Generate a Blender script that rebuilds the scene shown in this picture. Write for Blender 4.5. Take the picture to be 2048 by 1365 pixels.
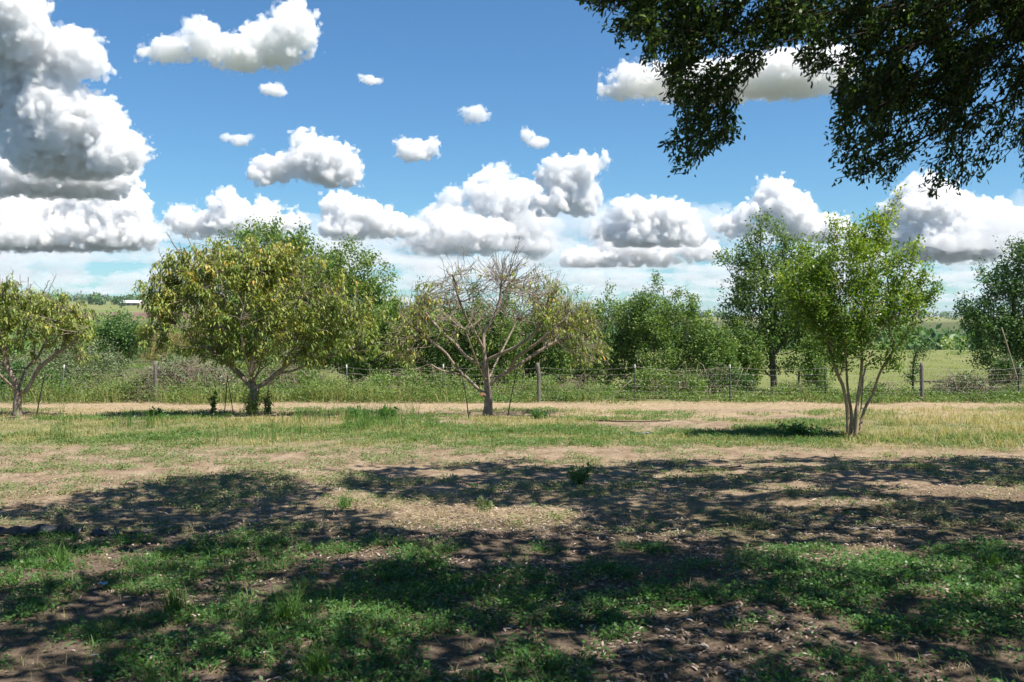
import bpy, bmesh, math, random
import numpy as np
from mathutils import Vector, Matrix

R = math.radians
rng = np.random.default_rng(11)
random.seed(11)
sc = bpy.context.scene
col = sc.collection
for o in list(bpy.data.objects):
    bpy.data.objects.remove(o)

# ------------------------------------------------------------------ camera
CAM_H = 2.0
PITCH = 1.366                      # degrees below level
FPX = 2048 * 35 / 36.0
cam_d = bpy.data.cameras.new('camera')
cam = bpy.data.objects.new('camera', cam_d)
col.objects.link(cam)
cam.location = (0, 0, CAM_H)
cam.rotation_euler = (R(90 - PITCH), 0, 0)
cam_d.lens = 35
cam_d.sensor_width = 36
cam_d.clip_start = 0.05
cam_d.clip_end = 90000
cam_d.dof.use_dof = True
cam_d.dof.focus_distance = 19
cam_d.dof.aperture_fstop = 5.0
sc.camera = cam

# ------------------------------------------------------------------ render and colour
sc.render.engine = 'CYCLES'
sc.view_settings.view_transform = 'Standard'
sc.view_settings.look = 'None'
sc.view_settings.gamma = 1.0
sc.view_settings.use_curve_mapping = False
sc.view_settings.exposure = 1.0
cy = sc.cycles
cy.use_denoising = True
cy.max_bounces = 14
cy.diffuse_bounces = 3
cy.glossy_bounces = 2
cy.transmission_bounces = 3
cy.transparent_max_bounces = 6
cy.volume_bounces = 12
cy.sample_clamp_indirect = 6
cy.caustics_reflective = False
cy.caustics_refractive = False

# ------------------------------------------------------------------ sun
SUN_EL = 60.0
SHX, SHY = -0.52, 0.24             # how far a shadow falls per metre of height
_h = math.hypot(SHX, SHY)
SUN_EL = math.degrees(math.atan2(1, _h))
sun_d = bpy.data.lights.new('sun', 'SUN')
sun = bpy.data.objects.new('sun', sun_d)
col.objects.link(sun)
sun_d.energy = 4.6
sun_d.angle = R(0.53)
sun_d.color = (1.0, 0.935, 0.83)
sdir = Vector((SHX, SHY, -1)).normalized()      # light travels this way
sun.rotation_euler = sdir.to_track_quat('-Z', 'Y').to_euler()
sun.location = (20, -10, 40)

# ------------------------------------------------------------------ pixel helpers (photograph pixels, 2048 x 1365)
_cp, _sp = math.cos(R(PITCH)), math.sin(R(PITCH))
def ray(px, py):
    u = (px - 1024.0) / FPX
    v = (682.5 - py) / FPX
    return np.array([u, _cp + v * _sp, v * _cp - _sp])
def at(px, py, Y):
    d = ray(px, py)
    return np.array([0, 0, CAM_H]) + d * (Y / d[1])
def project(P):
    P = np.atleast_2d(P)
    x, y, z = P[:, 0], P[:, 1], P[:, 2] - CAM_H
    f = y * _cp - z * _sp
    v = y * _sp + z * _cp
    f = np.where(np.abs(f) < 1e-6, 1e-6, f)
    return 1024 + FPX * x / f, 682.5 - FPX * v / f, f

# ------------------------------------------------------------------ world: Nishita sky
def build_world():
    w = bpy.data.worlds.new('World')
    sc.world = w
    w.use_nodes = True
    nt = w.node_tree
    nt.nodes.clear()
    sky = nt.nodes.new('ShaderNodeTexSky')
    sky.sky_type = 'NISHITA'
    sky.sun_disc = False
    sky.sun_elevation = R(SUN_EL)
    sky.sun_rotation = math.atan2(-SHX, -SHY)       # opposite to the way the shadows fall
    sky.altitude = 200
    sky.air_density = 1.0
    sky.dust_density = 0.1
    sky.ozone_density = 2.0
    hs = nt.nodes.new('ShaderNodeHueSaturation')
    hs.inputs['Saturation'].default_value = 1.05
    nt.links.new(sky.outputs[0], hs.inputs['Color'])
    tn = nt.nodes.new('ShaderNodeMix'); tn.data_type = 'RGBA'; tn.blend_type = 'MULTIPLY'
    tn.inputs[0].default_value = 1.0
    tn.inputs[7].default_value = (0.56, 0.90, 1.12, 1)
    nt.links.new(hs.outputs[0], tn.inputs[6])
    bg = nt.nodes.new('ShaderNodeBackground')
    bg.inputs['Strength'].default_value = 0.059
    nt.links.new(tn.outputs[2], bg.inputs['Color'])
    out = nt.nodes.new('ShaderNodeOutputWorld')
    nt.links.new(bg.outputs[0], out.inputs['Surface'])
build_world()

# ------------------------------------------------------------------ small library
def tag(o, label=None, cat=None, group=None, kind=None):
    if label: o['label'] = label
    if cat: o['category'] = cat
    if group: o['group'] = group
    if kind: o['kind'] = kind
    return o

def link(o, parent=None):
    col.objects.link(o)
    if parent is not None: o.parent = parent
    return o

def empty(name, loc=(0, 0, 0)):
    o = bpy.data.objects.new(name, None)
    o.empty_display_size = 0.2
    o.location = loc
    return link(o)

def mesh_np(name, V, polys, mats, rnd=None, smooth=False, parent=None, matidx=None):
    """V (n,3); polys: list of (m,k) int arrays. One mesh object."""
    V = np.asarray(V, dtype=np.float32)
    if parent is not None and parent.type == 'EMPTY':
        V = V - np.array(parent.location, dtype=np.float32)
    me = bpy.data.meshes.new(name)
    me.vertices.add(len(V))
    me.vertices.foreach_set('co', V.ravel())
    polys = [np.asarray(p, dtype=np.int32) for p in polys if len(p)]
    nl = sum(p.size for p in polys); nf = sum(len(p) for p in polys)
    me.loops.add(nl)
    me.polygons.add(nf)
    me.loops.foreach_set('vertex_index', np.concatenate([p.ravel() for p in polys]))
    tot = np.concatenate([np.full(len(p), p.shape[1], dtype=np.int32) for p in polys])
    st = np.concatenate([[0], np.cumsum(tot)[:-1]]).astype(np.int32)
    me.polygons.foreach_set('loop_start', st)
    me.polygons.foreach_set('loop_total', tot)
    if smooth: me.polygons.foreach_set('use_smooth', np.ones(nf, dtype=bool))
    if matidx is not None: me.polygons.foreach_set('material_index', np.asarray(matidx, dtype=np.int32))
    if rnd is not None:
        a = me.attributes.new('rnd', 'FLOAT', 'FACE')
        a.data.foreach_set('value', np.asarray(rnd, dtype=np.float32))
    me.update(calc_edges=True)
    for m in (mats if isinstance(mats, (list, tuple)) else [mats]): me.materials.append(m)
    o = bpy.data.objects.new(name, me)
    return link(o, parent)

def unit(a):
    return a / np.maximum(np.linalg.norm(a, axis=-1, keepdims=True), 1e-9)

def rand_dirs(n):
    return unit(rng.normal(size=(n, 3)))

# leaf shapes: x along the blade, y across, z bend
LEAF4 = (np.array([[0, 0, 0], [.45, .5, .06], [1, 0, 0], [.45, -.5, .06]]), [np.array([[0, 1, 2, 3]])])
LEAF6 = (np.array([[0, 0, 0], [.3, .42, .07], [.72, .46, .02], [1, 0, -.1], [.72, -.46, .02], [.3, -.42, .07]]),
         [np.array([[0, 1, 5], [2, 3, 4]]), np.array([[1, 2, 4, 5]])])
LEAFLONG = (np.array([[0, 0, 0], [.3, .5, .12], [.3, -.5, .12], [.68, .42, .05], [.68, -.42, .05], [1, 0, -.16]]),
            [np.array([[0, 1, 2], [3, 5, 4]]), np.array([[1, 3, 4, 2]])])
BLADE = (np.array([[0, .5, 0], [0, -.5, 0], [.55, .38, .05], [.55, -.38, .05], [1, 0, -.14]]),
         [np.array([[2, 4, 3]]), np.array([[0, 2, 3, 1]])])

def leaves(P, D, Nrm, L, W, shape):
    """instances of a leaf shape as plain arrays"""
    T, F = shape
    n, k = len(P), len(T)
    D = unit(D)
    S = np.cross(Nrm, D); S = unit(S + 1e-6)
    U = np.cross(D, S)
    L = np.broadcast_to(np.asarray(L, float), (n,)); W = np.broadcast_to(np.asarray(W, float), (n,))
    V = (P[:, None, :] + D[:, None, :] * (T[None, :, 0, None] * L[:, None, None])
         + S[:, None, :] * (T[None, :, 1, None] * W[:, None, None])
         + U[:, None, :] * (T[None, :, 2, None] * L[:, None, None])).reshape(-1, 3)
    base = (np.arange(n) * k)[:, None, None]
    polys = [(f[None] + base).reshape(-1, f.shape[1]) for f in F]
    return V, polys, [len(f) for f in F]

class Soup:
    """collects arrays for one mesh"""
    def __init__(s): s.V = []; s.P = {}; s.R = {}; s.n = 0
    def add(s, V, polys, rnd=None):
        for i, p in enumerate(polys):
            p = np.asarray(p)
            if not len(p): continue
            k = p.shape[1]
            s.P.setdefault(k, []).append(p + s.n)
            r = np.zeros(len(p)) if rnd is None else np.asarray(rnd[i])
            s.R.setdefault(k, []).append(r)
        s.V.append(np.asarray(V)); s.n += len(V)
    def add_leaves(s, P, D, Nrm, L, W, shape, r):
        if not len(P): return
        V, polys, cnt = leaves(P, D, Nrm, L, W, shape)
        s.add(V, polys, [np.repeat(r, c) for c in cnt])
    def build(s, name, mats, parent=None, smooth=False):
        if not s.V: return None
        ks = sorted(s.P)
        return mesh_np(name, np.concatenate(s.V), [np.concatenate(s.P[k]) for k in ks], mats,
                       np.concatenate([np.concatenate(s.R[k]) for k in ks]), smooth, parent)

def tube(pts, rad, sides=6, cap=True):
    """one tapered tube along a polyline"""
    pts = np.asarray(pts, float); n = len(pts)
    rad = np.broadcast_to(np.asarray(rad, float), (n,))
    t = np.gradient(pts, axis=0); t = unit(t)
    ref = np.array([0.31, 0.17, 0.93]) if abs(t[0, 2]) < 0.85 else np.array([0.93, 0.31, 0.17])
    a = unit(np.cross(t, ref)); b = np.cross(t, a)
    th = np.arange(sides) * 2 * math.pi / sides
    V = (pts[:, None] + rad[:, None, None] * (a[:, None] * np.cos(th)[None, :, None] + b[:, None] * np.sin(th)[None, :, None])).reshape(-1, 3)
    i = np.arange(n - 1)[:, None] * sides; j = np.arange(sides)[None]; j2 = (j + 1) % sides
    Q = np.stack([i + j, i + j2, i + sides + j2, i + sides + j], -1).reshape(-1, 4)
    polys = [Q]
    if cap:
        c = np.arange(sides)
        V = np.vstack([V, pts[:1], pts[-1:]])
        k = n * sides
        T0 = np.stack([(c + 1) % sides, c, np.full(sides, k)], -1)
        T1 = np.stack([c + (n - 1) * sides, (c + 1) % sides + (n - 1) * sides, np.full(sides, k + 1)], -1)
        polys.append(np.vstack([T0, T1]))
    return V, polys

def smooth_path(pts, k=4):
    """Catmull-Rom through the points"""
    p = np.asarray(pts, float)
    if len(p) < 3: 
        t = np.linspace(0, 1, k + 1)[:, None]
        return p[0] + (p[-1] - p[0]) * t
    q = np.vstack([2 * p[0] - p[1], p, 2 * p[-1] - p[-2]])
    out = []
    for i in range(1, len(q) - 2):
        for t in np.arange(k) / k:
            a, b, c, d = q[i - 1], q[i], q[i + 1], q[i + 2]
            out.append(0.5 * (2 * b + (c - a) * t + (2 * a - 5 * b + 4 * c - d) * t * t + (3 * b - a - 3 * c + d) * t ** 3))
    out.append(p[-1])
    return np.array(out)

# value noise in numpy, for terrain and densities
_perm = np.random.default_rng(3).random((256, 256))
def vnoise(x, y):
    x = np.asarray(x, float); y = np.asarray(y, float)
    xi = np.floor(x).astype(int); yi = np.floor(y).astype(int)
    fx = x - xi; fy = y - yi
    fx = fx * fx * (3 - 2 * fx); fy = fy * fy * (3 - 2 * fy)
    g = lambda a, b: _perm[a % 256, b % 256]
    return (g(xi, yi) * (1 - fx) + g(xi + 1, yi) * fx) * (1 - fy) + (g(xi, yi + 1) * (1 - fx) + g(xi + 1, yi + 1) * fx) * fy
def fbm(x, y, o=4):
    s = 0; a = 0.5; t = 0
    for i in range(o):
        s = s + a * vnoise(x * 2 ** i + 17.3 * i, y * 2 ** i + 9.1 * i); t += a; a *= 0.5
    return s / t
def sstep(x, a, b):
    t = np.clip((np.asarray(x, float) - a) / (b - a), 0, 1)
    return t * t * (3 - 2 * t)

# ------------------------------------------------------------------ materials
def new_mat(name):
    m = bpy.data.materials.new(name); m.use_nodes = True
    nt = m.node_tree; nt.nodes.clear()
    out = nt.nodes.new('ShaderNodeOutputMaterial')
    return m, nt, out
def ramp(nt, fac, stops, interp='LINEAR'):
    r = nt.nodes.new('ShaderNodeValToRGB')
    r.color_ramp.interpolation = interp
    el = r.color_ramp.elements
    while len(el) < len(stops): el.new(0.5)
    for e, (p, c) in zip(el, stops):
        e.position = p; e.color = (*c, 1)
    if fac is not None: nt.links.new(fac, r.inputs[0])
    return r.outputs[0]
def noise_node(nt, scale, detail=3, rough=0.55, coord=None, stretch=None):
    if coord is None:
        coord = nt.nodes.new('ShaderNodeNewGeometry').outputs['Position']
    if stretch:
        mp = nt.nodes.new('ShaderNodeVectorMath'); mp.operation = 'MULTIPLY'
        mp.inputs[1].default_value = stretch
        nt.links.new(coord, mp.inputs[0]); coord = mp.outputs[0]
    n = nt.nodes.new('ShaderNodeTexNoise')
    n.inputs['Scale'].default_value = scale; n.inputs['Detail'].default_value = detail; n.inputs['Roughness'].default_value = rough
    nt.links.new(coord, n.inputs['Vector'])
    return n.outputs[0]
def mixc(nt, f, a, b, blend='MIX'):
    x = nt.nodes.new('ShaderNodeMix'); x.data_type = 'RGBA'; x.blend_type = blend
    for s, v in ((x.inputs[0], f), (x.inputs[6], a), (x.inputs[7], b)):
        if hasattr(v, 'is_output'): nt.links.new(v, s)
        elif isinstance(v, (int, float)): s.default_value = v
        else: s.default_value = (*v, 1)
    return x.outputs[2]

def leaf_mat(name, stops, trans=0.35, rough=0.5, tint=(1.15, 1.25, 0.55), spec=0.25, gain=1.0):
    """leaf: colour picked per leaf, some light passing through the blade"""
    m, nt, out = new_mat(name)
    at_ = nt.nodes.new('ShaderNodeAttribute'); at_.attribute_name = 'rnd'
    c = ramp(nt, at_.outputs['Fac'], [(p, tuple(min(q * gain, .8) for q in k)) for p, k in stops])
    pr = nt.nodes.new('ShaderNodeBsdfPrincipled')
    pr.inputs['Roughness'].default_value = rough
    pr.inputs['Specular IOR Level'].default_value = spec
    nt.links.new(c, pr.inputs['Base Color'])
    tr = nt.nodes.new('ShaderNodeBsdfTranslucent')
    nt.links.new(mixc(nt, 1.0, c, tint, 'MULTIPLY'), tr.inputs['Color'])
    mx = nt.nodes.new('ShaderNodeMixShader'); mx.inputs[0].default_value = trans
    nt.links.new(pr.outputs[0], mx.inputs[1]); nt.links.new(tr.outputs[0], mx.inputs[2])
    nt.links.new(mx.outputs[0], out.inputs['Surface'])
    return m

def bark_mat(name, stops, scale=30, bump=0.5, stretch=(1, 1, 0.25)):
    m, nt, out = new_mat(name)
    n1 = noise_node(nt, scale, 5, 0.65, stretch=stretch)
    n2 = noise_node(nt, scale * 0.18, 3, 0.5)
    c = ramp(nt, n1, stops)
    c = mixc(nt, n2, c, mixc(nt, 1.0, c, (0.62, 0.62, 0.62), 'MULTIPLY'))
    pr = nt.nodes.new('ShaderNodeBsdfPrincipled')
    pr.inputs['Roughness'].default_value = 0.9
    pr.inputs['Specular IOR Level'].default_value = 0.15
    nt.links.new(c, pr.inputs['Base Color'])
    b = nt.nodes.new('ShaderNodeBump'); b.inputs['Strength'].default_value = bump; b.inputs['Distance'].default_value = 0.02
    nt.links.new(n1, b.inputs['Height']); nt.links.new(b.outputs[0], pr.inputs['Normal'])
    nt.links.new(pr.outputs[0], out.inputs['Surface'])
    return m

def plain_mat(name, c0, c1, scale=20, rough=0.7, metal=0.0, spec=0.3, bump=0.2):
    m, nt, out = new_mat(name)
    tc = nt.nodes.new('ShaderNodeTexCoord')
    n1 = noise_node(nt, scale, 4, 0.6, coord=tc.outputs['Object'])
    c = ramp(nt, n1, [(0.3, c0), (0.7, c1)])
    pr = nt.nodes.new('ShaderNodeBsdfPrincipled')
    pr.inputs['Roughness'].default_value = rough; pr.inputs['Metallic'].default_value = metal
    pr.inputs['Specular IOR Level'].default_value = spec
    nt.links.new(c, pr.inputs['Base Color'])
    b = nt.nodes.new('ShaderNodeBump'); b.inputs['Strength'].default_value = bump; b.inputs['Distance'].default_value = 0.01
    nt.links.new(n1, b.inputs['Height']); nt.links.new(b.outputs[0], pr.inputs['Normal'])
    nt.links.new(pr.outputs[0], out.inputs['Surface'])
    return m

# ------------------------------------------------------------------ clouds: real bodies of vapour, lit by the sun and the sky
def vapour_mat(name, depth):
    """vapour: light scatters about inside; depth is how far it gets, in metres"""
    m, nt, out = new_mat(name)
    v = nt.nodes.new('ShaderNodeVolumeScatter')
    v.inputs['Color'].default_value = (.996, .998, 1.0, 1)
    v.inputs['Density'].default_value = 1.0 / depth
    v.inputs['Anisotropy'].default_value = 0.0
    nt.links.new(v.outputs[0], out.inputs['Volume'])
    m.cycles.homogeneous_volume = True
    return m
BASE_ALT = 1100.0

def cloud_mesh(base, blobs, vpx=3.6, sub=0, halo=0.0, seed=None):
    d = ray(1024, base); el = d[2] / d[1]
    Y = BASE_ALT / max(el, 0.03)
    mpp = Y / FPX                                   # metres to a pixel out there
    o0 = at(blobs[0][0], base, Y)
    t = bpy.data.node_groups.new('cloud_body', 'GeometryNodeTree')
    t.interface.new_socket('Geometry', in_out='INPUT', socket_type='NodeSocketGeometry')
    t.interface.new_socket('Geometry', in_out='OUTPUT', socket_type='NodeSocketGeometry')
    go = t.nodes.new('NodeGroupOutput')
    def N(kind, **kw):
        x = t.nodes.new(kind)
        for a, b in kw.items(): setattr(x, a, b)
        return x
    def put(s_, v):
        if hasattr(v, 'is_output'): t.links.new(v, s_)
        else: s_.default_value = v
    def M(op, a, b=None, c=None, clamp=False):
        x = N('ShaderNodeMath', operation=op, use_clamp=clamp)
        for i_, v in enumerate((a, b, c)):
            if v is not None: put(x.inputs[i_], v)
        return x.outputs[0]
    def VM(op, a, b=None, c=None):
        x = N('ShaderNodeVectorMath', operation=op)
        for i_, v in enumerate((a, b, c)):
            if v is not None: put(x.inputs[i_], v)
        return x.outputs['Value'] if op == 'LENGTH' else x.outputs[0]
    def NZ(vec, size, det, rough):
        x = N('ShaderNodeTexNoise')
        t.links.new(vec, x.inputs['Vector'])
        x.inputs['Scale'].default_value = 1.0 / size; x.inputs['Detail'].default_value = det; x.inputs['Roughness'].default_value = rough
        return x
    pos = N('GeometryNodeInputPosition').outputs[0]
    seed = seed or tuple(float(q) for q in rng.random(3) * 9000)
    jit = np.random.default_rng(int(abs(seed[0]) * 10))
    pn = VM('ADD', pos, seed)
    rmax = max(min(b[2], b[3]) for b in blobs) * mpp
    rn = min(rmax, 27 * mpp)                         # size of the billows
    wn = NZ(pn, rn * 1.3, 4, 0.6)
    pw = VM('MULTIPLY_ADD', VM('SUBTRACT', wn.outputs['Color'], (0.5, 0.5, 0.5)), (rn * 2.0,) * 3, pos)
    f = None; lo = np.full(3, 1e9); hi = -lo
    for (bx, by, rx, ry) in blobs:
        rx, ry = rx * .97, ry * .97
        c = at(bx, by, Y + jit.normal() * rx * mpp * 0.25) - o0
        r = np.array([rx * mpp, (0.55 * rx + 0.3 * ry) * mpp, ry * mpp])
        lo = np.minimum(lo, c - r * 1.0); hi = np.maximum(hi, c + r * 1.0)
        q = VM('MULTIPLY_ADD', pw, tuple(1 / r), tuple(-c / r))
        rm = float(min(r))
        dd = M('MULTIPLY_ADD', VM('LENGTH', q), -rm, rm)
        f = dd if f is None else M('SMOOTH_MAX', f, dd, rn * 0.2)
    sx = N('ShaderNodeSeparateXYZ'); t.links.new(pos, sx.inputs[0])
    f = M('SMOOTH_MIN', f, M('MULTIPLY', sx.outputs[2], 0.9), rn * 0.15)
    def BIL(size, amp, src, warp):
        vo = N('ShaderNodeTexVoronoi', feature='F1')
        t.links.new(VM('MULTIPLY_ADD', warp, (size * 0.5,) * 3, src), vo.inputs['Vector'])
        vo.inputs['Scale'].default_value = 1.0 / size
        return M('MULTIPLY_ADD', M('POWER', vo.outputs['Distance'], 1.5), -amp * 1.3, amp * 0.6)
    b1 = BIL(rn * 0.66, rn * 0.95, pn, wn.outputs['Color'])
    n2 = NZ(pn, rn * 0.4, 4, 0.62)
    na = 1.1 + 2.2 * halo
    f = M('ADD', f, M('ADD', b1, M('MULTIPLY_ADD', n2.outputs[0], rn * na, -rn * (na * .5 - .55 * halo))))
    den = M('DIVIDE', f, rn * 0.4)
    pad = rmax * 0.35
    lo -= pad; hi += pad
    lo[2] = -pad * 0.6
    vox = max(mpp * vpx, (hi - lo).max() / 115)
    vc = N('GeometryNodeVolumeCube')
    t.links.new(den, vc.inputs['Density'])
    vc.inputs['Background'].default_value = -1.0
    vc.inputs['Min'].default_value = tuple(lo); vc.inputs['Max'].default_value = tuple(hi)
    for nm, L in zip(('Resolution X', 'Resolution Y', 'Resolution Z'), hi - lo):
        vc.inputs[nm].default_value = max(8, int(L / vox))
    vm = N('GeometryNodeVolumeToMesh')
    vm.inputs['Threshold'].default_value = 0.0
    t.links.new(vc.outputs[0], vm.inputs[0])
    # billows: rounded heads of several sizes, pushed out along the skin
    sd = N('GeometryNodeSubdivideMesh'); sd.inputs['Level'].default_value = sub
    t.links.new(vm.outputs[0], sd.inputs[0])
    b2 = BIL(rn * 0.28, rn * 0.24, pn, n2.outputs['Color'])
    n3 = NZ(pn, rn * 0.12, 4, 0.6)
    amt = M('ADD', b2, M('MULTIPLY_ADD', n3.outputs[0], rn * 0.36, -rn * 0.18))
    up = M('MULTIPLY_ADD', sx.outputs[2], 1.0 / (rn * 0.7), 0.28, clamp=True)       # flat bases stay flat
    amt = M('MULTIPLY', amt, up)
    nrm = N('GeometryNodeInputNormal').outputs[0]
    sp = N('GeometryNodeSetPosition')
    t.links.new(sd.outputs[0], sp.inputs['Geometry'])
    sv = N('ShaderNodeVectorMath', operation='SCALE')
    t.links.new(nrm, sv.inputs[0]); t.links.new(amt, sv.inputs['Scale'])
    t.links.new(sv.outputs[0], sp.inputs['Offset'])
    t.links.new(sp.outputs[0], go.inputs[0])
    tmp = bpy.data.objects.new('cloud_seed', bpy.data.meshes.new('cloud_seed'))
    link(tmp)
    md = tmp.modifiers.new('vapour', 'NODES'); md.node_group = t
    dgph = bpy.context.evaluated_depsgraph_get()
    me = bpy.data.meshes.new_from_object(tmp.evaluated_get(dgph))
    bpy.data.objects.remove(tmp)
    me.name = 'cloud'
    me.polygons.foreach_set('use_smooth', np.ones(len(me.polygons), dtype=bool))
    return me, o0, rn, seed

def cloud(base, blobs, label, soft=0.5):
    small = len(blobs) < 3
    if small:                                       # torn little clouds: ragged bits round a thin middle
        bx, by, rx, ry = blobs[0]
        blobs = [(bx, by, rx * .62, ry * .72)] + list(blobs[1:]) + [(bx + rng.normal() * rx * .55, by + (rng.random() - .6) * ry * .9, rx * (.22 + .25 * rng.random()), ry * (.28 + .25 * rng.random())) for _ in range(6)]
    fine = 2.6 if small else 3.8 if len(blobs) < 6 else 4.4
    me, o0, rmax, seed = cloud_mesh(base, blobs, fine)
    me.materials.clear()
    me.materials.append(vapour_mat('cloud_vapour', rmax * ((.34 if len(blobs) < 8 and base > 340 else .5) if soft < .6 else .6 if soft < .8 else 1.5)))
    o = bpy.data.objects.new('cloud', me)
    link(o)
    o.location = o0
    # thin torn vapour round the body
    mh, _o, _r, _s = cloud_mesh(base, blobs, fine * 1.8, 0, .30, seed)
    mh.materials.clear()
    mh.materials.append(vapour_mat('thin_vapour', rmax * (1.8 if not small else 2.6)))
    mh.name = 'wisps'
    h = bpy.data.objects.new('wisps', mh)
    link(h, o)
    tag(o, label, 'cloud', 'cumulus clouds')
    return o

CLOUDS = [
    (330, [(-15, 20, 100, 85), (40, 60, 55, 55), (-20, 150, 70, 90)], 'grey-white cloud filling the upper left corner of the sky', .5),
    (338, [(150, 105, 50, 42), (180, 135, 30, 16), (95, 160, 55, 60), (105, 235, 85, 80), (185, 245, 55, 55),
           (150, 300, 135, 60), (230, 305, 50, 45), (60, 250, 60, 90)], 'tall white cumulus tower stacked high at the left edge', .4),
    (392, [(50, 320, 48, 38), (110, 355, 120, 36), (210, 362, 52, 32), (10, 350, 40, 40)], 'long flat cumulus lying just under the tall left tower', .4),
    (492, [(30, 430, 95, 55), (150, 415, 75, 48), (225, 430, 70, 62), (255, 385, 22, 42), (10, 480, 140, 40), (180, 470, 120, 34)], 'broad heaped cumulus bank above the leftmost peach tree', .4),
    (150, [(585, 62, 46, 52), (548, 88, 66, 42), (487, 108, 52, 30), (432, 98, 42, 20), (402, 72, 30, 26), (345, 100, 36, 16), (318, 104, 28, 10)],
     'bright white cloud with a long tail high in the blue', .6),
    (200, [(552, 181, 28, 12), (535, 178, 14, 10)], 'tiny faint puff right under the long-tailed cloud', .9),
    (178, [(742, 162, 20, 12)], 'faint thin puff high right of the long-tailed cloud', 1.0),
    (252, [(952, 230, 27, 20)], 'small round white puff alone in mid sky', .8),
    (322, [(838, 300, 41, 25), (824, 304, 26, 18)], 'small dome-shaped white cloud in mid sky', .6),
    (300, [(482, 281, 26, 14)], 'small pale puff left of the two-headed cloud', .8),
    (302, [(1052, 272, 15, 16), (1075, 285, 20, 10)], 'ragged little hook-shaped cloud in mid sky', .9),
    (366, [(552, 338, 38, 24), (608, 298, 24, 30), (648, 325, 58, 36), (672, 350, 44, 26), (525, 350, 20, 14)], 'white two-headed cumulus above the big peach tree', .4),
    (476, [(362, 438, 28, 20), (392, 446, 38, 20), (450, 408, 30, 24), (470, 432, 40, 30), (526, 422, 24, 20), (500, 446, 70, 24), (590, 440, 22, 14)],
     'row of low cumulus heads over the crown of the tall background tree', .4),
    (474, [(682, 412, 34, 22), (722, 436, 52, 30), (775, 452, 44, 20), (820, 460, 26, 14), (690, 455, 44, 22)], 'low cumulus sloping down to the right over the vine-covered tree', .4),
    (428, [(1108, 348, 26, 26), (1165, 338, 32, 28), (1140, 372, 48, 34), (1105, 405, 36, 24), (1165, 405, 30, 26), (1205, 318, 7, 7)], 'billowing cumulus just right of the central cloud tower', .4),
    (512, [(985, 352, 26, 18), (962, 380, 30, 18), (1012, 400, 66, 42), (1045, 440, 52, 50), (905, 402, 22, 18), (890, 446, 46, 34),
           (955, 470, 62, 32), (1060, 480, 44, 30), (880, 480, 60, 24)], 'big bright cumulus tower above the half-bare peach tree', .35),
    (486, [(1265, 425, 36, 26), (1320, 436, 58, 32), (1225, 462, 32, 18), (1365, 470, 40, 26), (1290, 468, 66, 26)], 'domed white cumulus above the sapling thicket', .4),
    (528, [(1240, 500, 44, 26), (1300, 505, 54, 26), (1215, 480, 24, 18), (1180, 520, 50, 20), (1390, 500, 40, 20)], 'lower cumulus heads right above the sapling thicket', .4),
    (486, [(1548, 392, 36, 30), (1570, 424, 52, 40), (1500, 424, 26, 18), (1470, 450, 34, 18), (1600, 450, 40, 26), (1650, 458, 46, 22)], 'pointed white cumulus behind the tall dark tree at the fence', .35),
    (520, [(1845, 388, 46, 34), (1790, 425, 26, 20), (1868, 425, 84, 48), (1950, 442, 70, 40), (1995, 452, 40, 34), (1900, 480, 120, 40), (2060, 460, 60, 40)],
     'large heaped cumulus behind the yellow-green tree', .35),
    (196, [(1262, 160, 32, 26), (1240, 184, 30, 12), (1420, 165, 150, 26), (1570, 150, 110, 40), (1650, 130, 60, 40)], 'white cloud partly hidden behind the overhanging oak leaves', .5),
]
for base, blobs, label, soft in CLOUDS:
    cloud(base, blobs, label, soft)

def far_clouds():
    """the rows of flat cumulus that close up towards the horizon, too many to count"""
    var = []
    for k in range(5):
        w = 60 + 40 * rng.random()
        bl = [(1024 + (i - 1.5) * w * 0.55 + rng.normal() * 8, 492 - 8 - 16 * rng.random(), w * (0.5 + 0.3 * rng.random()), 14 + 16 * rng.random()) for i in range(4)]
        me, o0, rm, _s = cloud_mesh(500, bl, vpx=15, sub=0)
        V = np.empty(len(me.vertices) * 3, dtype=np.float32); me.vertices.foreach_get('co', V); V = V.reshape(-1, 3)
        me.calc_loop_triangles()
        F = np.empty(len(me.loop_triangles) * 3, dtype=np.int32); me.loop_triangles.foreach_get('vertices', F)
        var.append((V, F.reshape(-1, 3)))
        bpy.data.meshes.remove(me)
    s = Soup()
    Y0 = 15000.0
    for Y in (15500, 18000, 21000, 24500, 29000, 34500, 42000, 52000, 64000, 78000):
        half = Y * 0.62
        x = -half + rng.random() * 1500
        while x < half:
            V, F = var[rng.integers(5)]
            sc_ = 0.75 + 0.6 * rng.random()
            zs = (0.5 + 0.9 * rng.random()) * (1.3 if Y < 20000 else 1.0)
            fl = rng.choice([-1, 1])
            VV = V * np.array([fl * sc_ * 1.2, sc_, sc_ * zs])
            VV = VV + np.array([x, Y + rng.normal() * 900, CAM_H + BASE_ALT * (1.0 + 0.04 * rng.normal())])
            s.add(VV, [F if fl > 0 else F[:, ::-1]])
            x += (1000 + 1300 * rng.random()) * (Y / 24000) ** .4 * sc_ * (1.25 if Y < 20000 else 1.0)
    o = s.build('distant_clouds', vapour_mat('far_vapour', 750.0), smooth=True)
    tag(o, 'pale rows of flat cumulus closing up above the horizon', 'clouds', kind='stuff')
far_clouds()

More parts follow.
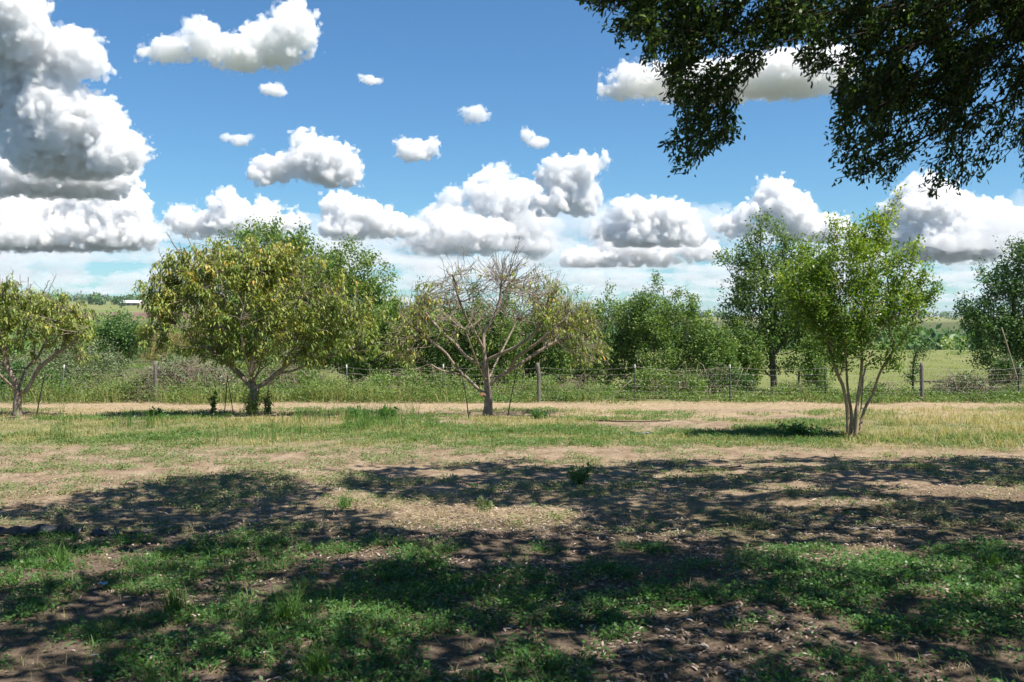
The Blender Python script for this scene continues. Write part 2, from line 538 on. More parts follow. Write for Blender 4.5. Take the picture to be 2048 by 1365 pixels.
# ------------------------------------------------------------------ terrain
_dR = np.array([-1e5, 19, 25, 32, 60, 150, 175, 230, 350, 700, 1000, 1500, 3000, 4200, 9000, 90000])
_zR = np.array([0, 0, -.30, -.75, -1.30, -2.9, -4.2, -8, -12, -13, -9, -4, 4, 2, -10, -300])
_dL = np.array([-1e5, 19, 25, 32, 60, 120, 170, 250, 450, 700, 900, 1100, 1700, 3000, 4200, 9000, 90000])
_zL = np.array([0, 0, -.30, -.75, -1.6, -4.0, -6.0, -8, -4, 3.7, 8.8, 14.7, 27.6, 54, 46, 20, -300])
def terrain(x, y):
    x = np.asarray(x, float); y = np.asarray(y, float)
    ys = np.where(y > 0, y, 0)
    s = sstep(-x / np.maximum(ys, 1.0), 0.02, 0.30)
    z = np.interp(ys, _dR, _zR) * (1 - s) + np.interp(ys, _dL, _zL) * s
    far = sstep(ys, 150, 900)
    z = z + far * (fbm(x / 420, y / 420, 3) - .5) * 6 * sstep(ys, 300, 1500)
    near = 1 - sstep(np.hypot(x, y), 30, 60)
    z = z + near * ((fbm(x * .55, y * .55, 3) - .5) * .10 + (fbm(x * 3.1 + 40, y * 3.1, 3) - .5) * .045 + (fbm(x * 11, y * 11, 2) - .5) * .02)
    return z

def ground_pt(px, py):
    """where the sight line through a pixel of the photograph meets the land"""
    d = ray(px, py)
    Y = 3.0
    for _ in range(60):
        zt = float(terrain(d[0] / d[1] * Y, Y))
        Yn = (zt - CAM_H) / (d[2] / d[1])
        Y = 0.5 * Y + 0.5 * Yn
    x = d[0] / d[1] * Y
    return np.array([x, Y, float(terrain(x, Y))])

def gell(lst):
    """ellipses given in photograph pixels, laid out on the ground as (x, y, rx, ry)"""
    out = []
    for (px, py, rx, ry) in lst:
        c = ground_pt(px, py)
        a = ground_pt(px + rx, py); n = ground_pt(px, py + ry); f = ground_pt(px, py - ry)
        out.append((c[0], c[1], abs(a[0] - c[0]), abs(f[1] - n[1]) / 2))
    return np.array(out)
def ell_val(x, y, E):
    """1 at a centre, 0 at the rim and beyond, the largest of all the ellipses"""
    v = np.zeros_like(x)
    for (cx, cy_, rx, ry) in E:
        v = np.maximum(v, 1 - np.sqrt(((x - cx) / rx) ** 2 + ((y - cy_) / ry) ** 2))
    return v

MATS = gell([(430, 962, 130, 16), (480, 985, 140, 20), (560, 952, 60, 10), (390, 1004, 90, 14), (110, 985, 80, 9), (330, 955, 28, 7), (160, 962, 60, 8),
             (60, 940, 60, 9), (190, 935, 80, 7), (260, 912, 110, 8), (340, 922, 60, 7), (480, 927, 60, 7), (430, 1020, 70, 14), (240, 1010, 40, 8), (170, 1022, 40, 8), (700, 962, 75, 18),
             (800, 968, 60, 10), (820, 1000, 100, 10), (890, 962, 25, 9), (1060, 975, 70, 9), (960, 985, 40, 6), (1610, 986, 70, 5), (1130, 972, 30, 6), (560, 1060, 85, 18), (1000, 886, 34, 6),
             (1200, 876, 70, 6), (1300, 886, 70, 7), (1400, 880, 40, 5), (1420, 905, 30, 5), (1250, 872, 50, 5), (40, 905, 60, 7), (600, 935, 40, 5), (540, 905, 60, 5), (1840, 920, 30, 4), (1400, 1000, 40, 5),
             (1430, 942, 60, 5), (820, 868, 90, 6), (640, 878, 80, 6), (450, 870, 90, 6), (1100, 862, 60, 4), (1500, 878, 90, 6), (1900, 890, 100, 6), (1650, 895, 70, 4), (950, 905, 50, 4), (250, 880, 90, 7), (100, 870, 80, 7), *[(rng.random() * 1250 - 50, 885 + 125 * rng.random() ** 1.3, 18 + 42 * rng.random(), 3 + 5 * rng.random()) for _ in range(46)], *[(1200 + 850 * rng.random(), 905 + 90 * rng.random(), 15 + 40 * rng.random(), 2 + 4 * rng.random()) for _ in range(18)], (2010, 940, 60, 6), (2000, 965, 70, 6)])
BARE = gell([(1330, 850, 180, 12), (1550, 838, 160, 7), (1450, 822, 200, 5), (700, 880, 60, 5), (650, 905, 200, 8), (1100, 905, 250, 10), (1500, 905, 300, 10), (300, 945, 200, 6), (1200, 940, 420, 14),
             (1700, 960, 400, 20), (1300, 1000, 300, 18), (900, 845, 60, 4), (300, 925, 180, 5), (270, 842, 40, 4)])
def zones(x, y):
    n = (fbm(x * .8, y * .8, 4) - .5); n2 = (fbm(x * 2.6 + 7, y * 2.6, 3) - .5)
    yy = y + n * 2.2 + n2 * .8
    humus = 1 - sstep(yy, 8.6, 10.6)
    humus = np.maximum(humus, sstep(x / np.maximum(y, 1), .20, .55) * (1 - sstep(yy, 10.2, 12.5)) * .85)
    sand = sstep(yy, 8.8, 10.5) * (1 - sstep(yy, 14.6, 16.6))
    bare = sstep(ell_val(x, y, BARE) + n * .5 + n2 * .35, .05, .35)
    sand = np.maximum(sand, bare * sstep(yy, 9, 10))
    straw = sstep(yy, 19.2, 21.0) * (1 - sstep(y + n * 4, 30, 34))
    straw = np.maximum(straw, sstep(n2 + n * .7, .08, .22) * sstep(yy, 9.2, 10.5) * (1 - sstep(yy, 14, 18)) * .8)
    return humus, sand, straw

# ground sheet: a fan of rings round the viewpoint, fine where it is near and in front
ang_f = np.radians(np.arange(-34, 34.01, 0.28))
ang_b = np.radians(np.arange(37, 323.1, 5.0))
ANG = np.concatenate([ang_f, ang_b])
RAD = np.concatenate([np.geomspace(1.2, 5, 14)[:-1], np.geomspace(5, 36, 175)[:-1], np.geomspace(36, 4500, 110)[:-1], np.geomspace(4500, 85000, 14)])
def build_ground():
    na, nr = len(ANG), len(RAD)
    A, Rr = np.meshgrid(ANG, RAD)
    X = np.sin(A) * Rr; Y = np.cos(A) * Rr
    Z = terrain(X, Y)
    V = np.stack([X, Y, Z], -1).reshape(-1, 3)
    V = np.vstack([V, [[0, 0, 0]]])
    i = (np.arange(nr - 1) * na)[:, None]; j = np.arange(na)[None]; j2 = (j + 1) % na
    Q = np.stack([i + j, i + na + j, i + na + j2, i + j2], -1).reshape(-1, 4)
    T = np.stack([np.arange(na), (np.arange(na) + 1) % na, np.full(na, len(V) - 1)], -1)
    m, nt, out = new_mat('soil_and_turf')
    L = nt.links.new
    def att(n_):
        a = nt.nodes.new('ShaderNodeAttribute'); a.attribute_name = n_; return a.outputs['Fac']
    fine = noise_node(nt, 26, 6, 0.7); mid = noise_node(nt, 3.2, 5, 0.62); grain = noise_node(nt, 130, 3, 0.7)
    big = noise_node(nt, 0.35, 4, 0.6); huge = noise_node(nt, 0.012, 4, 0.6, stretch=(1, .35, 1))
    sand = ramp(nt, mid, [(.25, (.19, .137, .092)), (.5, (.335, .257, .182)), (.75, (.49, .395, .29))])
    sand = mixc(nt, fine, sand, mixc(nt, 1.0, sand, (.62, .58, .55), 'MULTIPLY'))
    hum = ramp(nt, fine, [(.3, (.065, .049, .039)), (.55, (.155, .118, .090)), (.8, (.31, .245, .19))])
    strw = ramp(nt, fine, [(.3, (.20, .145, .09)), (.5, (.36, .275, .175)), (.75, (.52, .43, .29))])
    turf = ramp(nt, fine, [(.28, (.07, .075, .03)), (.5, (.20, .19, .085)), (.75, (.34, .31, .16))])
    field = ramp(nt, huge, [(.3, (.20, .24, .085)), (.46, (.27, .28, .125)), (.56, (.33, .30, .17)), (.66, (.14, .25, .05))])
    midf = noise_node(nt, .16, 5, .65, stretch=(1, .4, 1))
    field = mixc(nt, midf, field, mixc(nt, 1.0, field, (.45, .55, .35), 'MULTIPLY'))
    field = mixc(nt, fine, field, mixc(nt, 1.0, field, (.7, .7, .6), 'MULTIPLY'))
    brown = ramp(nt, huge, [(.3, (.14, .092, .07)), (.7, (.20, .135, .10))])
    scrub = ramp(nt, big, [(.3, (.045, .06, .022)), (.6, (.10, .115, .045)), (.8, (.17, .15, .07))])
    c = turf
    c = mixc(nt, att('straw'), c, strw)
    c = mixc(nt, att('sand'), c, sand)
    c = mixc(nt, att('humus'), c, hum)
    c = mixc(nt, att('field'), c, field)
    c = mixc(nt, att('scrub'), c, scrub)
    c = mixc(nt, att('ploughed'), c, brown)
    c = mixc(nt, att('far'), c, (.050, .062, .058))
    pr = nt.nodes.new('ShaderNodeBsdfPrincipled'); pr.inputs['Roughness'].default_value = 1.0
    pr.inputs['Specular IOR Level'].default_value = 0.05
    L(c, pr.inputs['Base Color'])
    h = nt.nodes.new('ShaderNodeMath'); h.operation = 'MULTIPLY_ADD'; L(grain, h.inputs[0]); h.inputs[1].default_value = .35; L(fine, h.inputs[2])
    b = nt.nodes.new('ShaderNodeBump'); b.inputs['Strength'].default_value = 0.8; b.inputs['Distance'].default_value = 0.03
    L(h.outputs[0], b.inputs['Height']); L(b.outputs[0], pr.inputs['Normal'])
    L(pr.outputs[0], out.inputs['Surface'])
    o = mesh_np('ground', V, [Q[:, ::-1], T[:, ::-1]] if False else [Q, T], m, smooth=True)
    me = o.data
    x, y = V[:, 0], V[:, 1]
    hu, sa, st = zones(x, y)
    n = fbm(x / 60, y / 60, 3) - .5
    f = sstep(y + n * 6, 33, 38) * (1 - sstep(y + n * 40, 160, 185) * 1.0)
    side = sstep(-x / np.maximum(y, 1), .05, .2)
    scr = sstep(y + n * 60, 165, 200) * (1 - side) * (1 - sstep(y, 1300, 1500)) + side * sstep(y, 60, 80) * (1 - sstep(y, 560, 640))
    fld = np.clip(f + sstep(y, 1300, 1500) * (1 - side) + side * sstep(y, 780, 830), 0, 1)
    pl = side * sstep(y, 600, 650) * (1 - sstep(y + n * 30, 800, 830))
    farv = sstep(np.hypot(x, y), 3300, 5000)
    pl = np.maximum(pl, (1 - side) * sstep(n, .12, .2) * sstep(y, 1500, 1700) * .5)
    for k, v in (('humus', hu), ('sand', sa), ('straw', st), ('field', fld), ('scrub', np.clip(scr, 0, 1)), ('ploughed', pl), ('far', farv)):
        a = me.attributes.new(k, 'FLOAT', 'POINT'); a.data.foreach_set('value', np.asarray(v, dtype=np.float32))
    tag(o, kind='structure')
    return o
build_ground()

# ------------------------------------------------------------------ tree building
def ellipsoid_pts(blobs, Y, n, depth=0.8, shell=0.5):
    """points inside crown lobes given as (px, py, rx, ry[, dY]) at distance Y"""
    w = np.array([b[2] * b[3] * (b[2] + b[3]) ** .5 for b in blobs], float); w /= w.sum()
    idx = rng.choice(len(blobs), n, p=w)
    out = np.empty((n, 3))
    q = rand_dirs(n) * (rng.random((n, 1)) ** shell)
    m = Y / FPX
    for k, b in enumerate(blobs):
        s = idx == k
        c = at(b[0], b[1], Y + (b[4] if len(b) > 4 else 0))
        out[s] = c + q[s] * np.array([b[2] * m, b[2] * m * depth, b[3] * m])
    return out

class Tree:
    def __init__(t, bf=0.45):
        t.P = []; t.par = []; t.len = []; t.bf = bf; t.skel = []; t.kids = None
    def add(t, p, par):
        t.P.append(np.asarray(p, float)); t.par.append(par)
        t.len.append(0 if par < 0 else t.len[par] + np.linalg.norm(t.P[-1] - t.P[par]))
        return len(t.P) - 1
    def path(t, pts, par=-1, k=3):
        """a limb given by hand; starts at the nearest node already there"""
        pts = smooth_path(pts, k)
        if par < 0 and t.P:
            par = int(np.argmin(np.linalg.norm(np.array(t.P) - pts[0], axis=1)))
            pts = pts[1:] if np.linalg.norm(t.P[par] - pts[0]) < .15 else pts
        ids = []
        for p in pts:
            par = t.add(p, par); ids.append(par)
        t.skel.append(ids)
        return ids
    def grow(t, pts, jitter=0.05, seg=0.35, up=0.0, dmax=1e9, hang=False):
        base = t.P[0]
        pts = pts[np.argsort(np.linalg.norm(pts - base, axis=1))]
        cap = len(t.P) + len(pts) * 14
        A = np.zeros((cap, 3)); Ln = np.zeros(cap); n = len(t.P)
        A[:n] = np.array(t.P); Ln[:n] = np.array(t.len)
        tips = []
        for p in pts:
            d = np.linalg.norm(A[:n] - p, axis=1)
            cost = d + t.bf * Ln[:n] + (np.where(A[:n, 2] < p[2] + .03, 1.6 * d, 0) if hang else np.where(A[:n, 2] > p[2] + .25, .5 * d, 0))
            par = int(np.argmin(cost)); D = d[par]
            if D < 1e-3 or D > dmax: continue
            g = t.par[par]
            pd = unit(t.P[par] - t.P[g]) if g >= 0 else np.array([0, 0, 1.0])
            ctl = t.P[par] + pd * D * .42 + np.array([0, 0, up * D])
            k = max(2, min(7, int(D / seg) + 1))
            last = par
            for i in range(1, k + 1):
                u = i / k
                q = (1 - u) ** 2 * t.P[par] + 2 * u * (1 - u) * ctl + u * u * p
                if i < k: q = q + rng.normal(size=3) * jitter * D / k
                last = t.add(q, last)
                if n < cap: A[n] = q; Ln[n] = t.len[last]; n += 1
            tips.append(last)
        t.tips = tips
        return tips
    def finish(t, r0, rbase, e=2.3):
        n = len(t.P); t.PA = np.array(t.P); par = np.array(t.par)
        acc = np.zeros(n); kids = [[] for _ in range(n)]
        R_ = np.zeros(n)
        for i in range(n - 1, -1, -1):
            R_[i] = acc[i] ** (1 / e) if kids[i] else r0
            if par[i] >= 0:
                acc[par[i]] += R_[i] ** e; kids[par[i]].append(i)
        s = (rbase - r0) / max(R_[0] - r0, 1e-6)
        t.R = r0 + (R_ - r0) * s if s < 1.0 else r0 + (R_ - r0) * (1 + (s - 1) * ((R_ - r0) / max(R_[0] - r0, 1e-6)))
        t.kids = kids
    def chains(t, skip=()):
        """polylines that follow the thickest child; each is (points, radii)"""
        out = []; stack = [(0, -1)]
        while stack:
            i, prev = stack.pop()
            ids = [prev] if prev >= 0 else []
            while True:
                ids.append(i)
                k = t.kids[i]
                if not k: break
                k = sorted(k, key=lambda q: -t.R[q])
                for q in k[1:]: stack.append((q, i))
                i = k[0]
            if len(ids) > 1: 
                r = t.R[ids].copy()
                if prev >= 0: r[0] = min(r[0], r[1] * 1.15)
                out.append((ids, r))
        return out

def tree_object(name, label, cat, base, group=None):
    o = empty(name, tuple(base))
    tag(o, label, cat, group)
    return o

def build_wood(t, root, mat, limb_r=0.02, rough=0.0, twig_sides=3, flare=.55):
    """trunk, one mesh for each main limb, the rest as twigs"""
    ch = t.chains()
    tw = Soup(); first = True
    z0 = t.PA[0, 2]
    for ids, r in ch:
        r = r * (1 + flare * np.exp(-np.maximum(t.PA[ids, 2] - z0, 0) / .16))
        pts = t.PA[ids]
        if first:
            s = Soup(); s.add(*tube(pts, r * (1 + rough * rng.normal(size=len(r)) * .15), 9)); s.build('trunk', mat, root, True); first = False
        elif r[min(1, len(r) - 1)] > limb_r:
            s = Soup(); s.add(*tube(pts, r, 7)); s.build('limb', mat, root, True)
        else:
            tw.add(*tube(pts, r, 4 if r[0] > .008 else twig_sides, False))
    o = tw.build('twigs', mat, root, True)
    if o: o['kind'] = 'stuff'
    return o

def tip_dirs(t, tips):
    tips = np.asarray(tips); par = np.array(t.par)[tips]
    par2 = np.where(np.array(t.par)[par] >= 0, np.array(t.par)[par], par)
    return unit(t.PA[tips] - t.PA[par2])

def clump_leaves(soup, P, D, n, spread, L, W, shape, droop=0.3, outl=0.6, seed_r=None, up=0.5, jit=0.35):
    """n leaves round each twig end"""
    m = len(P) * n
    idx = np.repeat(np.arange(len(P)), n)
    tpos = rng.random(m)
    pos = P[idx] - D[idx] * (tpos * spread)[:, None] + rng.normal(size=(m, 3)) * spread * jit
    rd = rand_dirs(m)
    d = unit(rd * outl + D[idx] * .6 + np.array([0, 0, -1.0]) * droop)
    nr = unit(rand_dirs(m) * .8 + np.array([0, 0, up]))
    r = np.clip((rng.random(len(P)) if seed_r is None else seed_r)[idx] * .55 + rng.random(m) * .45, 0, 1)
    Ls = L * (.65 + .6 * rng.random(m)); Ws = W * (.7 + .5 * rng.random(m))
    soup.add_leaves(pos, d, nr, Ls, Ws, shape, r)

# ------------------------------------------------------------------ foliage and bark materials
PEACH = leaf_mat('peach_leaf', [(0, (.055, .095, .022)), (.35, (.115, .165, .036)), (.68, (.20, .225, .055)), (.88, (.31, .28, .07)), (.955, (.40, .24, .05)), (1, (.45, .16, .03))], .32, .42, (1.2, 1.1, .5), gain=1.6)
LIME = leaf_mat('yellow_green_leaf', [(0, (.040, .085, .014)), (.5, (.095, .165, .028)), (.85, (.21, .26, .05)), (1, (.36, .36, .09))], .42, .38, (1.25, 1.25, .4), gain=1.75)
DEEP = leaf_mat('deep_green_leaf', [(0, (.020, .050, .014)), (.5, (.045, .092, .026)), (1, (.10, .15, .05))], .3, .42, gain=1.75)
DEEP2 = leaf_mat('fresh_green_leaf', [(0, (.032, .065, .018)), (.5, (.078, .128, .034)), (1, (.16, .20, .06))], .36, .42, gain=1.85)
MIDG = leaf_mat('mid_green_leaf', [(0, (.035, .070, .018)), (.5, (.075, .125, .030)), (.85, (.13, .17, .05)), (1, (.22, .20, .07))], .33, .45, gain=2.0)
GREYG = leaf_mat('grey_green_leaf', [(0, (.06, .095, .04)), (.5, (.13, .17, .085)), (1, (.26, .29, .18))], .28, .5, gain=1.45)
OAK = leaf_mat('oak_leaf', [(0, (.024, .052, .018)), (.6, (.060, .110, .034)), (1, (.14, .19, .06))], .42, .32)
TANL = leaf_mat('tan_foliage', [(0, (.16, .13, .05)), (.5, (.28, .23, .09)), (1, (.38, .32, .14))], .3, .6, gain=1.1)
B_PEACH = bark_mat('peach_bark', [(.25, (.11, .088, .070)), (.5, (.30, .245, .195)), (.75, (.50, .43, .36))], 26, .6)
B_PALE = bark_mat('pale_bark', [(.25, (.20, .15, .09)), (.5, (.40, .31, .20)), (.75, (.55, .45, .31))], 20, .35)
B_GREY = bark_mat('grey_bark', [(.3, (.10, .085, .07)), (.6, (.22, .19, .155)), (.8, (.32, .28, .23))], 22, .5)
B_DARK = bark_mat('dark_bark', [(.3, (.03, .024, .02)), (.6, (.075, .062, .05)), (.8, (.13, .11, .09))], 16, .7)
B_DEAD = bark_mat('dead_wood', [(.3, (.20, .155, .115)), (.6, (.36, .29, .22)), (.8, (.47, .40, .32))], 20, .3)

def pxpath(pts, Y):
    return np.array([at(p[0], p[1], Y + (p[2] if len(p) > 2 else 0)) for p in pts])

# ------------------------------------------------------------------ peach trees
def peach(label, base_px, trunk, limbs, blobs, natt, nleaf, rbase, leafprob=None, shoots=0, shoot_box=None, fan=None):
    b = ground_pt(*base_px); Y = b[1]
    t = Tree(0.42)
    tr = pxpath(trunk, Y); tr[0] = b - np.array([0, 0, .06])
    t.path(tr, -1, 3)
    for l in limbs: t.path(pxpath(l, Y), -1, 3)
    att = ellipsoid_pts(blobs, Y, natt, .9, .42)
    tips = t.grow(att, .10, .28, .05)
    # straight whips fanning out of the limbs to a rounded outline
    if fan:
        cnt, ecx, ecy, erx, ery = fan
        nodes = np.array([i for ids in t.skel[1:] for i in ids[2:]]); NP = np.array(t.P)[nodes]; NL = np.array(t.len)[nodes]
        for _ in range(cnt):
            th = R(12 + 156 * rng.random()); q_ = .72 + .28 * rng.random() ** .7; dp = (rng.random() * 2 - 1) * 1.5
            tgt = at(ecx + erx * math.cos(th) * q_, ecy - ery * math.sin(th) * q_ * math.sqrt(1 - (dp / 1.9) ** 2), Y + dp)
            fk = t.P[len(t.skel[0]) - 1]
            va = unit(NP - fk); vb = unit(tgt - fk); far_ = np.linalg.norm(NP - fk, axis=1)
            c_ = np.arccos(np.clip(va @ vb, -1, 1)) * 2.2 + .5 * np.linalg.norm(NP - tgt, axis=1) + .3 * rng.random(len(NP)) + np.where(far_ < .25, .6, 0)
            i = int(nodes[int(np.argmin(c_))]); p = t.P[i]; d = tgt - p; L = np.linalg.norm(d); d = d / max(L, 1e-6)
            bend = np.array([0, 0, -.06 * L]) + rng.normal(size=3) * .03; last = i
            for k in range(1, 7):
                u = k / 6
                last = t.add(p + d * L * u + bend * 4 * u * (1 - u) * .5 + rng.normal(size=3) * .012, last)
                if k > 2 and rng.random() < .85:
                    q = t.add(t.P[last] + unit(d + rng.normal(size=3) * .34 + np.array([0, 0, .15])) * (.10 + .18 * rng.random()), last)
                    if rng.random() < .5: tips.append(q)
            tips.append(last)
    # straight bare whips that stand out of the crown
    whips = []
    if shoots:
        cand = [i for i in tips]
        for _ in range(shoots):
            i = cand[rng.integers(len(cand))]
            for __ in range(25):
                px, py, _f = project(t.P[i])
                if shoot_box[0] < px[0] < shoot_box[2] and shoot_box[1] < py[0] < shoot_box[3]: break
                i = cand[rng.integers(len(cand))]
            p = t.P[i]
            out = unit(np.array([p[0] - b[0], (p[1] - b[1]) * .6, 1.9 + rng.random()]) + rng.normal(size=3) * .22)
            L = .22 + .36 * rng.random(); last = i
            for k in range(1, 5):
                last = t.add(p + out * L * k / 4 + rng.normal(size=3) * .012, last)
                if k in (2, 3) and rng.random() < .75:
                    q = t.add(t.P[last] + unit(out + rng.normal(size=3) * .5) * L * .3, last); whips.append(q)
            whips.append(last)
    t.finish(.0046, rbase, 2.2)
    root = tree_object('peach_tree', label, 'tree', b, 'orchard peach trees')
    build_wood(t, root, B_PEACH, .016, .6)
    P = t.PA[tips]; D = tip_dirs(t, tips)
    px, py, _f = project(P)
    keep = (fbm(px / 40, py / 40, 3) > .40) | (rng.random(len(P)) < .25) if leafprob is None else rng.random(len(P)) < leafprob(px, py)
    s = Soup()
    # long narrow leaves hanging in sheaves from the twig ends; the outer ones have turned
    sr = np.clip(.28 + .42 * (700 - py) / 230 + .25 * rng.normal(size=len(P)), 0, 1)
    n = nleaf
    Pk, Dk, srk = P[keep], D[keep], sr[keep]
    m = len(Pk) * n; idx = np.repeat(np.arange(len(Pk)), n)
    u = rng.random(m)
    pos = Pk[idx] - Dk[idx] * (u * .34)[:, None] + rng.normal(size=(m, 3)) * .035
    az = rng.random(m) * 6.283
    d = unit(np.stack([np.cos(az), np.sin(az), -.35 - 1.25 * rng.random(m)], -1) + Dk[idx] * .45)
    nr = unit(np.stack([np.cos(az) * .6, np.sin(az) * .6, np.full(m, .9)], -1) + rand_dirs(m) * .35)
    r = np.clip(srk[idx] * .6 + rng.random(m) * .42 - .03, 0, 1)
    r = np.where(rng.random(m) < .005, .96, np.minimum(r, .92))
    s.add_leaves(pos, d, nr, .085 + .06 * rng.random(m), .023 + .014 * rng.random(m), LEAFLONG, r)
    s.build('crown', PEACH, root)
    return root, t, b

t3_trunk = [(975, 832), (977, 800), (975, 772)]
t3_limbs = [
    [(972, 792), (945, 768), (925, 750), (885, 742), (850, 722), (825, 703), (800, 680)],
    [(928, 752), (905, 725), (890, 705), (860, 682, -.2), (835, 660, -.3)],
    [(975, 772), (972, 735), (968, 700), (969, 665, .1), (985, 640, .2), (1000, 600, .3), (1003, 560, .3)],
    [(971, 735), (935, 715, .1), (912, 690, .3), (880, 660, .5), (850, 625, .7), (835, 600, .8)],
    [(968, 700), (950, 665, -.2), (930, 630, -.4), (915, 590, -.5), (905, 550, -.6)],
    [(976, 772), (1000, 752), (1018, 742), (1045, 725), (1075, 705, .1), (1110, 685, .2), (1160, 670, .3), (1195, 655, .3)],
    [(1018, 742), (1035, 715, -.2), (1070, 690, -.4), (1100, 665, -.5), (1130, 640, -.6)],
    [(970, 722), (1000, 708, -.2), (1040, 690, -.4), (1070, 665, -.6), (1090, 630, -.7), (1100, 590, -.7)],
    [(974, 765), (960, 740, -.7), (945, 700, -1.3), (930, 660, -1.6)],
    [(975, 765), (990, 730, .7), (1010, 690, 1.3), (1035, 640, 1.6)],
]
peach('half-bare peach tree with a sawn stub on its trunk, middle of the row', (975, 832), t3_trunk, t3_limbs,
      [(850, 640, 95, 72), (985, 600, 100, 75), (1120, 630, 100, 68), (930, 640, 60, 70), (1050, 640, 70, 70), (800, 620, 50, 65), (1180, 615, 45, 50)],
      230, 8, .080,
      lambda px, py: np.clip(.05 + .75 * sstep(np.abs(px - 975), 60, 180) * sstep(py, 510, 600) + .25 * sstep(py, 620, 680), 0, .50), 20, (880, 520, 1080, 620), (560, 990, 765, 230, 262))

t2_trunk = [(505, 832), (507, 800), (509, 778)]
t2_limbs = [
    [(509, 780), (495, 765), (470, 740), (440, 715), (425, 702), (400, 690), (375, 668), (345, 645), (310, 625)],
    [(466, 736), (462, 705, -.3), (455, 680, -.5), (440, 640, -.6), (420, 590, -.7), (400, 545, -.7)],
    [(509, 778), (503, 745), (507, 715), (510, 690), (515, 640), (520, 580), (525, 530)],
    [(509, 778), (530, 766), (550, 750), (575, 730), (600, 705, .2), (620, 690, .3), (650, 660, .4), (690, 630, .5)],
    [(552, 748), (585, 742), (620, 728), (660, 712), (700, 700), (735, 682)],
    [(507, 718), (530, 700, .5), (560, 690, .9), (590, 650, 1.2), (620, 600, 1.3)],
    [(507, 765), (495, 730, -.6), (485, 690, -1.1), (480, 640, -1.4)],
    [(508, 765), (520, 730, .7), (528, 690, 1.2), (535, 640, 1.5)],
]
peach('full-leaved peach tree with broad spreading crown, left of the half-bare one', (505, 832), t2_trunk, t2_limbs,
      [(500, 600, 165, 110), (400, 580, 110, 90), (640, 620, 110, 90), (345, 590, 80, 70), (720, 640, 65, 80), (430, 520, 75, 50), (540, 540, 110, 60), (340, 530, 40, 45), (290, 575, 34, 40), (520, 680, 150, 50), (420, 690, 90, 36), (620, 690, 110, 38)],
      1250, 22, .095, None, 16, (340, 440, 700, 560), (150, 515, 750, 262, 285))

t1_trunk = [(35, 832), (34, 810), (35, 788)]
t1_limbs = [
    [(35, 788), (28, 760), (15, 735), (10, 700), (12, 650), (5, 600)],
    [(36, 784), (45, 755, .2), (55, 735, .4), (78, 712, .6), (95, 670, .8)],
    [(38, 788), (55, 778), (65, 760), (80, 735), (105, 715), (125, 690), (135, 660), (150, 625)],
    [(35, 788), (20, 770, -.4), (-10, 740, -.7), (-40, 700, -.9), (-70, 650, -1)],
    [(105, 715), (140, 690, -.2), (175, 655, -.3)],
]
peach('peach tree cut by the photo edge, leftmost of the row', (35, 832), t1_trunk, t1_limbs,
      [(40, 640, 110, 65), (130, 630, 60, 55), (-60, 630, 90, 75), (20, 600, 70, 40), (165, 640, 35, 40)],
      560, 16, .08, lambda px, py: np.full(len(px), .78), 20, (-60, 560, 200, 625), (110, 35, 760, 172, 205))

